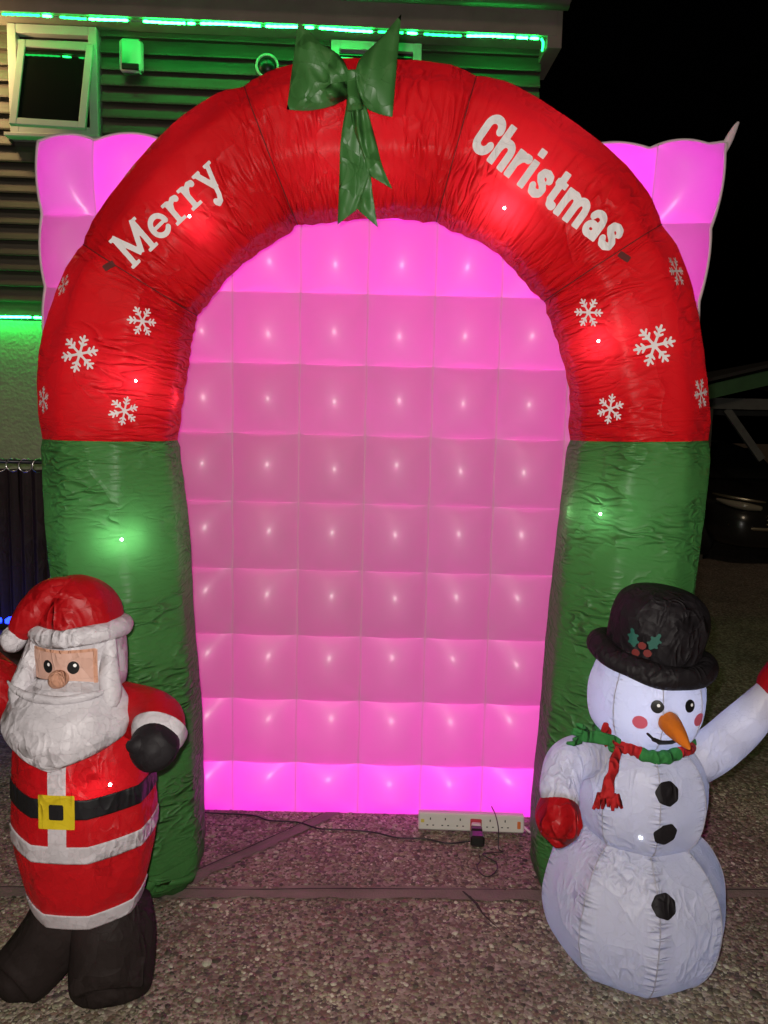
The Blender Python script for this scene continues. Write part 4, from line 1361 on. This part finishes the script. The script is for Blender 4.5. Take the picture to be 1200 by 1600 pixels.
b0 = c - n * .02
dirv = (tip - b0)
V, F, uv = sweep([tuple(b0 + dirv * t) for t in (0, .12, .35, .6, .82, .96, 1.0)], [.026, .029, .0265, .020, .012, .005, .001], 20, (0, 0, 1), sides=6, blend=.5, k=4)
obj('carrot_nose', V, F, M['orange'], sm, uv=uv, world=True)
# arms
V, F, uv = sweep([at(955, 1185, 2.10), at(915, 1180, 2.07), at(886, 1192, 2.03), at(875, 1225, 1.99), at(876, 1252, 1.96), at(877, 1266, 1.945)], [.060, .062, .062, .058, .052, .046], 32, (0, -1, 0), k=8)
a1 = obj('arm', wobble(V, .006, 18, 4), F, M['snow'], sm, uv=uv, world=True)
V, F, uv = sweep([at(877, 1248, 1.965), at(874, 1262, 1.95), at(872, 1282, 1.93), at(870, 1302, 1.915), at(869, 1314, 1.905), at(868, 1317, 1.90)], [.046, .056, .060, .048, .028, .004], 28, (0, -1, 0), k=7)
obj('mitten', wobble(V, .005, 24, 5), F, M['sred'], a1, uv=uv, world=True)
V, F, uv = sweep([at(884, 1272, 1.93), at(896, 1280, 1.91), at(904, 1290, 1.90), at(907, 1296, 1.90)], [.026, .022, .013, .003], 18, (0, -1, 0), k=6)
obj('mitten_thumb', V, F, M['sred'], a1, uv=uv, world=True)
V, F, uv = sweep([at(1075, 1195, 2.12), at(1115, 1172, 2.10), at(1150, 1140, 2.08), at(1185, 1108, 2.06), at(1216, 1079, 2.05)], [.070, .068, .062, .055, .050], 32, (0, -1, 0), k=8)
a2 = obj('arm', wobble(V, .005, 18, 6), F, M['snow'], sm, uv=uv, world=True)
V, F, uv = sweep([at(1207, 1086, 2.055), at(1217, 1074, 2.05), at(1239, 1050, 2.04), at(1257, 1024, 2.03), at(1263, 1014, 2.03)], [.050, .060, .066, .05, .01], 28, (0, -1, 0), k=7)
obj('mitten', wobble(V, .004, 24, 7), F, M['sred'], a2, uv=uv, world=True)
V, F, uv = sweep([at(1223, 1056, 2.03), at(1215, 1034, 2.02), at(1217, 1020, 2.02)], [.026, .022, .006], 16, (0, -1, 0), k=6)
obj('mitten_thumb', V, F, M['sred'], a2, uv=uv, world=True)
# scarf: a soft strip in red and green pieces round the neck, two loose ends
def neck(a0, a1):
    return [(.128 * math.sin(a), -.128 * math.cos(a), .706 + .006 * math.sin(5 * a)) for a in np.linspace(R(a0), R(a1), 14)]
for q, (a0, a1, mt) in enumerate([(-72, -40, 'scarf_red'), (-40, 8, 'scarf_green'), (8, 52, 'scarf_red'), (52, 120, 'scarf_green'), (120, 200, 'scarf_red'), (200, 288, 'scarf_green')]):
    V, F, uv = sweep(neck(a0, a1), [.0165 + .002 * math.sin(i * 1.7) for i in range(14)], 14, (0, 0, 1), k=3)
    o_ = obj('scarf' if q == 0 else 'scarf_piece', wobble(V, .005, 45, q), F, M[mt], sm, uv=uv)
    if q == 0: scarf = o_
def strip_mesh(pts, wid, thick, fringe=0, seed=0, ref=(0, -1, 0)):
    D_ = crom(np.hstack([np.array([tuple(p) for p in pts]), np.array(wid)[:, None]]), 6)
    V, F, uv = sweep(D_[:, :3], D_[:, 3], 12, ref, squash=thick)
    V = wobble(V, .006, 50, seed)
    parts = [(V, F)]
    r = random.Random(seed)
    if fringe:
        e = D_[-1, :3]; d = D_[-1, :3] - D_[-4, :3]; d /= np.linalg.norm(d)
        side = np.cross(d, np.array(ref)); side /= np.linalg.norm(side)
        for k in range(fringe):
            s = (k / (fringe - 1) - .5) * 2 * D_[-1, 3] * 1.15
            p0 = e + side * s - d * .01
            p1 = e + side * s * 1.5 + d * (.022 + r.random() * .016) + np.array([0, -.012 * r.random(), 0])
            v, f, _ = sweep([p0, (p0 + p1) / 2 + side * r.uniform(-.004, .004), p1], [.006, .008, .0045], 6, ref, squash=.5)
            parts.append((v, f))
    return join(*parts)
V, F = strip_mesh([at(958, 1160, 2.00), at(966, 1172, 1.955), at(960, 1195, 1.925), at(953, 1220, 1.915), at(950, 1245, 1.912)], [.014, .014, .013, .015, .021], .30, 7, 1)
obj('scarf_end', V, F, M['scarf_red'], scarf, world=True)
V, F = strip_mesh([at(965, 1162, 2.00), at(940, 1152, 1.985), at(918, 1150, 1.975), at(908, 1148, 1.97)], [.017, .018, .017, .016], .4, 5, 2)
obj('scarf_end', V, F, M['scarf_green'], scarf, world=True)
V, F = strip_mesh([at(952, 1162, 2.02), at(945, 1142, 2.0), at(948, 1132, 1.99)], [.012, .014, .008], .4, 0, 3)
obj('scarf_knot', V, F, M['scarf_red'], scarf, world=True)
# bowler hat, a little tipped to the right
HM = Matrix.Translation((0.004, -.006, .945)) @ Matrix.Rotation(R(7), 4, 'Y') @ Matrix.Rotation(R(3), 4, 'X')
unyaw = Matrix.Rotation(-NYAW, 4, 'Z') @ HM
def hv(V):
    Mx = np.array(unyaw)
    return np.asarray(V) @ Mx[:3, :3].T + Mx[:3, 3]
V, F, uv = lathe([(.128, -.02), (.132, .03), (.136, .09), (.135, .135), (.120, .175), (.08, .203), (.03, .213), (.001, .214)], 64, k=6, sides=8, blend=.25)
V = hv(wobble(V, .004, 16, 5))
crown = obj('hat_crown', V, F, M['sblack'], sm, uv=uv)
CRB = bvh(wv(V), F)
V, F, uv = sweep([(.148 * math.sin(a), -.148 * math.cos(a), .012 * (abs(math.sin(a)) ** 2)) for a in np.linspace(PI, 3 * PI, 61)], [.034] * 61, 22, (0, 0, 1), cap=False, squash=.95)
V = hv(wobble(V, .004, 26, 6))
obj('hat_brim', V, F, M['sblack'], sm, uv=uv)
leaf = [('d', (0, 0), .011, .019), ('l', [(0, -.017), (0, .025)], .010), ('l', [(-.012, .010), (.012, .010)], .007), ('l', [(-.012, -.008), (.012, -.008)], .007)]
patch('holly_leaf', CRB, 990, 998, leaf, .035, .0025, 'teal', crown, .0035, 8)
patch('holly_leaf', CRB, 1022, 1004, leaf, .035, .0025, 'teal', crown, .0035, -28)
for (x, y) in [(1004, 1008), (994, 1019), (1012, 1020)]:
    patch('holly_berry', CRB, x, y, [('d', (0, 0), .0105, .0105)], .02, .0025, 'berry', crown, .0045 + .0006 * (x % 3))
for (p, pw) in [((.03, .05, .20), 1.7), ((0, .02, .56), 1.0), ((-.02, -.03, .83), 1.5)]:
    lamp('snowman_inner_light', 'POINT', rootm(sm) @ Vector(p), pw, (.76, .83, 1.0), .02)
for (x, y, Y, pw) in [(890, 1195, 2.03, .12), (878, 1235, 1.985, .09), (1120, 1165, 2.095, .14), (1165, 1125, 2.07, .11)]:
    lamp('snowman_inner_light', 'POINT', at(x, y, Y), pw, (.80, .85, 1.0), .02)  # fill lights added inside the arms to brighten their cloth
for nm_, VV_, root_ in (('low', LV, low), ('tor', TV, tor), ('head', EV, hd)):     # sewn panel seams
    rings = VV_.reshape(-1, 80, 3)
    for j in (25, 35, 45, 55):
        ln = rings[1:, j] * np.array([1.003, 1.003, 1])
        V, F, uv = sweep(ln, [.0016] * len(ln), 6, (1, .3, .2))
        obj('seam', V, F, M['snow'], root_)
c, n = hit_px(TB, 1001, 1309)
V, F, uv = lathe([(.0001, -.004), (.003, -.003), (.004, 0), (.003, .003), (.0001, .004)], 10)
obj('led_bulb', V + np.array(c), F, M['bulb'], sm, world=True)

# ------------------------------------------------------------------ power strip, plug, cables
pa, pb_ = at(653, 1293, 2.86), at(812, 1303, 2.86)
L = .415
ps = empty('power_strip', (.372, 2.845, .0), R(-1.5), 'white six-socket power strip leaning at the foot of the pink wall', 'power strip')
tilt = Matrix.Rotation(R(-7), 3, 'X')
def pv(V, dz=.006):
    V = np.asarray(V, float) @ np.array(tilt).T
    return V + np.array([0, 0.0, dz])
# local before tilting: x along, z across the face, -y the face
V, F = box(-L / 2, L / 2, -.036, 0, 0, .068, .005)
body = obj('case', pv(V), F, M['plastic'], ps, smooth=False)
for k in range(6):
    x = -L / 2 + .047 + k * .0585
    V, F = box(x - .0022, x + .0022, -.0366, -.030, .041, .050)
    so = obj('socket', pv(V), F, M['slot'], ps, smooth=False)
    if k == 0: pass
    for s in (-1, 1):
        V, F = box(x + s * .0115 - .0036, x + s * .0115 + .0036, -.0366, -.030, .0185, .0225)
        obj('pin_slot', pv(V), F, M['slot'], so, smooth=False)
V, F = box(L / 2 - .028, L / 2 - .015, -.041, -.030, .018, .046, .002)
obj('switch', pv(V), F, M['orange_switch'], ps, smooth=False)
V, F = box(-L / 2 + .010, -L / 2 + .023, -.0367, -.034, .030, .043)
obj('sticker', pv(V), F, M['ysticker'], ps, smooth=False)
pl = empty('power_adapter', tuple(rootm(ps) @ Vector((.018, -.03, 0))), R(-4), 'black plug-in adapter in the fourth socket of the white power strip', 'power adapter')
V, F = box(-.022, .022, -.018, -.007, .010, .056, .003)
obj('rim', pv(V), F, M['pinkred'], pl, smooth=False)
V, F = box(-.018, .018, -.046, -.019, .014, .048, .004)
obj('plug_top', pv(V), F, M['plastic'], pl, smooth=False)
V, F = box(-.021, .021, -.082, -.047, .004, .046, .004)
obj('case', pv(V), F, M['black'], pl, smooth=False)
V, F = box(-.026, .026, -.142, -.083, .001, .042, .007)
obj('adapter_block', pv(V), F, M['black'], pl, smooth=False)
def cable(name, pts, r_, mt, label):
    V, F, uv = sweep(pts, [r_] * len(pts), 8, (0, .1, 1), k=8)
    return tag(obj(name, V, F, M[mt], None, uv=uv), label, 'cable')
def gz(x, y, z=.006):
    a, b = gp(x, y)
    return (a, b, z)
cable('power_cable', [gz(x, y) for x, y in [(290, 1270), (340, 1273), (395, 1276), (420, 1284), (465, 1287), (500, 1297), (545, 1299), (585, 1303), (620, 1311), (665, 1313), (700, 1320), (728, 1317)]] + [gz(742, 1322, .02)], .0032, 'cable', 'thin black cable snaking along the foot of the pink wall')
cable('power_cable', [gz(748, 1342, .02), gz(750, 1348, .006), gz(745, 1356), gz(752, 1368), gz(764, 1372), gz(776, 1362), gz(775, 1350), gz(762, 1345, .012), gz(754, 1342, .018), gz(765, 1335), gz(786, 1333), (.463, 2.70, .008), (.466, 2.74, .062), (.463, 2.80, .085), (.455, 2.86, .09)], .0021, 'cable', 'short looped black cable hanging from the adapter')
cable('power_cable', [tuple(rootm(ps) @ Vector((L / 2 - .004, -.01, .03))), tuple(rootm(ps) @ Vector((L / 2 + .03, -.03, .012))), tuple(rootm(ps) @ Vector((L / 2 + .09, -.02, .006))), tuple(rootm(ps) @ Vector((L / 2 + .22, .04, .006)))], .0042, 'plastic', 'white cable leaving the right end of the power strip')

# ------------------------------------------------------------------ left: curtain on rings, low table with a blue lamp
CYY = 4.0
cur = empty('curtain', (-2.3, CYY, .30), 0, 'black pleated curtain hanging on steel rings behind the bearded figure', 'curtain')
n, mrow = 220, 14
V = []
for j in range(mrow + 1):
    t = j / mrow
    for i in range(n + 1):
        x = -1.0 + 1.72 * i / n
        a = 2 * PI * x / .068
        amp = .030 * (.75 + .25 * t) * (1 + .25 * math.sin(x * 11 + 2 * t))
        V.append((x + .006 * math.sin(a * 2 + t), amp * math.sin(a) + .01 * math.sin(7 * x), 1.005 * (1 - t)))
F = [(j * (n + 1) + i, (j + 1) * (n + 1) + i, (j + 1) * (n + 1) + i + 1, j * (n + 1) + i + 1) for j in range(mrow) for i in range(n)]
obj('cloth', V, F, M['curtain'], cur, uv=[(v[0], v[2]) for v in V])
V, F, uv = sweep([(-1.0, 0, 1.045), (.72, 0, 1.045)], [.011, .011], 12, (0, 0, 1))
obj('rail', V, F, M['black'], cur)
pts = [(0, .034 * math.cos(a), .034 * math.sin(a)) for a in np.linspace(0, 2 * PI, 25)]
pts = [(p[1] * .8, p[1] * .5, p[2]) for p in pts]
V, F, uv = sweep(pts, [.0042] * 25, 8, (.3, 1, .1), cap=False)
ring0 = obj('ring', V, F, M['steel'], cur)
ring0.location = (.0, 0, 1.03)
for k in range(-13, 11):
    if k: share('ring', ring0.data, cur, (k * .0675, random.uniform(-.006, .006), 1.03 + random.uniform(-.006, .004)), (0, 0, random.uniform(-.35, .35)))
for x in (-.98, .70):
    V, F, uv = sweep([(x, .03, -.30), (x, .03, 1.05)], [.014, .014], 12, (1, 0, 0))
    obj('post', V, F, M['black'], cur)
tb_ = empty('side_table', (-2.05, 3.66, 0), R(3), 'low dark wooden table behind the waving arm, lit blue', 'table')
V, F = box(-.50, .42, -.20, .20, .475, .515, .006)
obj('tabletop', V, F, M['wood'], tb_, smooth=False)
for x in (-.46, .38):
    for y in (-.17, .17):
        V, F = box(x - .022, x + .022, y - .022, y + .022, 0, .474, .003)
        obj('leg', V, F, M['wood'], tb_, smooth=False)
V, F = box(-.44, .36, -.185, -.165, .38, .474, .002)
obj('apron', V, F, M['wood'], tb_, smooth=False)
bl = empty('blue_light_bar', (-1.96, 3.74, .516), R(5), 'glowing blue light bar lying on the low table', 'light bar')
V, F = box(-.42, .22, -.03, .03, 0, .03, .005)
obj('housing', V, F, M['black'], bl, smooth=False)
for k in range(8):
    x = -.38 + k * .078
    V, F, uv = lathe([(.030, .0), (.030, .016), (.016, .026), (.0001, .029)], 14)
    obj('diode', V + np.array([x, -.004, .031]), F, M['blue'], bl)
lamp('blue_bar_light', 'POINT', (-1.93, 3.83, .47), 2.4, (.015, .03, 1.0), .05)

# ------------------------------------------------------------------ right: open timber carport and a black car in it
cp = empty('carport', (5.0, 9.2, 0), R(-4), 'open timber carport with diagonal brace at the right edge', 'carport')
def beam(name, a, b, w, d, mt):
    a, b = np.array(a, float), np.array(b, float)
    V, F, uv = sweep([a, b], [1, 1], 4, (0, 1, 0), cap=True)
    T = (b - a) / np.linalg.norm(b - a)
    rf = np.array([0, 1.0, 0]); rf = rf - T * (rf @ T); rf /= np.linalg.norm(rf)
    s = np.cross(T, rf)
    V = [p + rf * y + s * x for p in (a, b) for x, y in ((-w / 2, -d / 2), (w / 2, -d / 2), (w / 2, d / 2), (-w / 2, d / 2))]
    F = [(0, 1, 2, 3), (7, 6, 5, 4), (0, 4, 5, 1), (1, 5, 6, 2), (2, 6, 7, 3), (3, 7, 4, 0)]
    return obj(name, V, F, M[mt], cp, smooth=False)
beam('post', (-1.13, 0, 0), (-1.13, 0, 1.84), .12, .12, 'timber')
beam('post', (1.9, 0, 0), (1.9, 0, 1.84), .12, .12, 'timber')
beam('post', (-1.13, 4.2, 0), (-1.13, 4.2, 1.84), .12, .12, 'timber')
beam('post', (1.9, 4.2, 0), (1.9, 4.2, 1.84), .12, .12, 'timber')
beam('beam', (-1.6, 0, 1.91), (2.3, 0, 1.91), .13, .08, 'timber')
beam('beam', (-1.6, 4.2, 1.91), (2.3, 4.2, 1.91), .13, .08, 'timber')
beam('brace', (-.90, .0, 1.845), (-.44, .0, 1.25), .085, .06, 'timber')
beam('barge_board', (-1.7, -.14, 1.90), (.35, -.14, 2.44), .17, .03, 'timber_lit')
beam('barge_board', (.35, -.14, 2.44), (2.4, -.14, 1.90), .17, .03, 'timber_lit')
for a, b in (((-1.75, 1.95), (.35, 2.50)), ((.35, 2.50), (2.45, 1.95))):
    V = [(a[0], -.2, a[1] + .06), (b[0], -.2, b[1] + .06), (b[0], 4.5, b[1] + .06), (a[0], 4.5, a[1] + .06)]
    V = V + [(x, y, z + .04) for x, y, z in V]
    obj('roof_slope', V, [(3, 2, 1, 0), (4, 5, 6, 7), (0, 1, 5, 4), (1, 2, 6, 5), (2, 3, 7, 6), (3, 0, 4, 7)], M['roof'], cp, smooth=False)

car = empty('parked_car', (4.78, 8.75, 0), R(8), 'black car with chrome trim parked in the dark carport', 'car')
# body: cross sections from nose (y = 0) to tail (y = 4.3); each section is (half width, sill z, belt z)
ST = [(0.0, .58, .34, .60), (.06, .70, .24, .70), (.25, .80, .20, .78), (.6, .86, .19, .87), (1.1, .885, .19, .95), (1.6, .89, .19, .98), (2.4, .89, .19, 1.0), (3.3, .885, .19, 1.01), (3.9, .86, .21, 1.0), (4.2, .80, .26, .95), (4.3, .70, .36, .85)]
V = []
npf = 18
for (y, hw, z0, z1) in ST:
    for k in range(npf):
        a = 2 * PI * k / npf
        cx, cz = math.sin(a), -math.cos(a)
        x = hw * (abs(cx) ** .45) * (1 if cx > 0 else -1)
        z = (z0 + z1) / 2 + (z1 - z0) / 2 * (abs(cz) ** .6) * (1 if cz > 0 else -1)
        V.append((x, y, z))
F = [(i * npf + j, i * npf + (j + 1) % npf, (i + 1) * npf + (j + 1) % npf, (i + 1) * npf + j) for i in range(len(ST) - 1) for j in range(npf)]
F += [list(range(npf))[::-1], [(len(ST) - 1) * npf + j for j in range(npf)]]
obj('body', V, [f[::-1] for f in F], M['carpaint'], car)
CS = [(1.15, .78, .90, .80), (1.75, .72, .95, 1.33), (2.3, .70, .96, 1.44), (3.0, .69, .96, 1.43), (3.7, .70, .95, 1.25), (4.15, .70, .90, .95)]
V = []
for (y, hw, z0, z1) in CS:
    V += [(-hw, y, z0), (-hw * .82, y, max(z1, z0) - .03), (-hw * .6, y, max(z1, z0)), (hw * .6, y, max(z1, z0)), (hw * .82, y, max(z1, z0) - .03), (hw, y, z0)]
F = [(i * 6 + j, i * 6 + j + 1, (i + 1) * 6 + j + 1, (i + 1) * 6 + j) for i in range(len(CS) - 1) for j in range(5)]
obj('cabin', V, F, M['carpaint'], car)
V = [(-.62, 1.20, .955), (.62, 1.20, .955), (.52, 1.72, 1.335), (-.52, 1.72, 1.335)]
V = np.array(V) + np.array([0, -.035, .02])
obj('windscreen', V, [(0, 1, 2, 3)], M['glass'], car, smooth=False)
for s in (-1, 1):
    V = np.array([(s * .765, 1.55, .99), (s * .77, 2.5, 1.0), (s * .62, 2.42, 1.37), (s * .64, 1.95, 1.33)])
    obj('side_window', V, [(0, 1, 2, 3)], M['glass'], car, smooth=False)
    # headlight, swept back round the corner
    V, F, uv = sweep([(s * .42, .035, .70), (s * .58, .075, .72), (s * .70, .20, .745), (s * .775, .38, .775)], [.03, .045, .040, .015], 14, (0, 0, 1), k=6)
    hl = obj('headlight', V, F, M['lens'], car)
    V, F, uv = sweep([(s * .38, .02, .775), (s * .58, .055, .80), (s * .72, .19, .82), (s * .80, .42, .84)], [.010, .016, .016, .010], 8, (0, 0, 1), k=6)
    obj('headlight_trim', V, F, M['chrome'], hl)
    V, F, uv = sweep([(s * .50, .03, .42), (s * .64, .09, .40), (s * .74, .2, .41)], [.028, .035, .015], 12, (0, 0, 1), k=5)
    obj('fog_lamp', V, F, M['chrome'], car)
    V, F, uv = sweep([(s * .90, 1.45, 1.0), (s * .98, 1.42, 1.02), (s * 1.04, 1.43, 1.03)], [.03, .07, .03], 12, (0, 0, 1), k=4)
    obj('wing_mirror', V, F, M['carpaint'], car)
    for yy in (.78, 3.45):
        pr = [(.17, -.10), (.29, -.105), (.315, -.07), (.32, 0), (.315, .07), (.29, .105), (.17, .10), (.17, -.10)]
        V, F, uv = lathe(pr, 28)
        V = np.stack([V[:, 2] + s * .80, V[:, 0] + yy, V[:, 1] + .32], 1)
        wh = obj('wheel', V, F, M['tyre'], car)
        V, F, uv = lathe([(.172, -.06), (.172, .06), (.12, .085), (.05, .07), (.001, .075)], 20)
        V = np.stack([s * V[:, 2] + s * .80, V[:, 0] + yy, V[:, 1] + .32], 1)
        obj('rim', V, F, M['steel'], wh)
for z in (.52, .57, .62):
    V, F, uv = sweep([(-.36, -.005, z), (0, -.03, z), (.36, -.005, z)], [.009] * 3, 8, (0, 0, 1), k=6)
    obj('grille_bar', V, F, M['chrome'], car)
V, F, uv = sweep([(-.74, .16, .50), (-.60, .035, .475), (-.3, -.02, .46), (0, -.035, .455), (.3, -.02, .46), (.60, .035, .475), (.74, .16, .50)], [.012, .02, .02, .02, .02, .02, .012], 10, (0, 0, 1), k=6)
obj('bumper_trim', V, F, M['chrome'], car)
V, F = box(-.26, .26, -.062, -.05, .36, .47, .004)
obj('number_plate', V, F, M['plastic'], car, smooth=False)
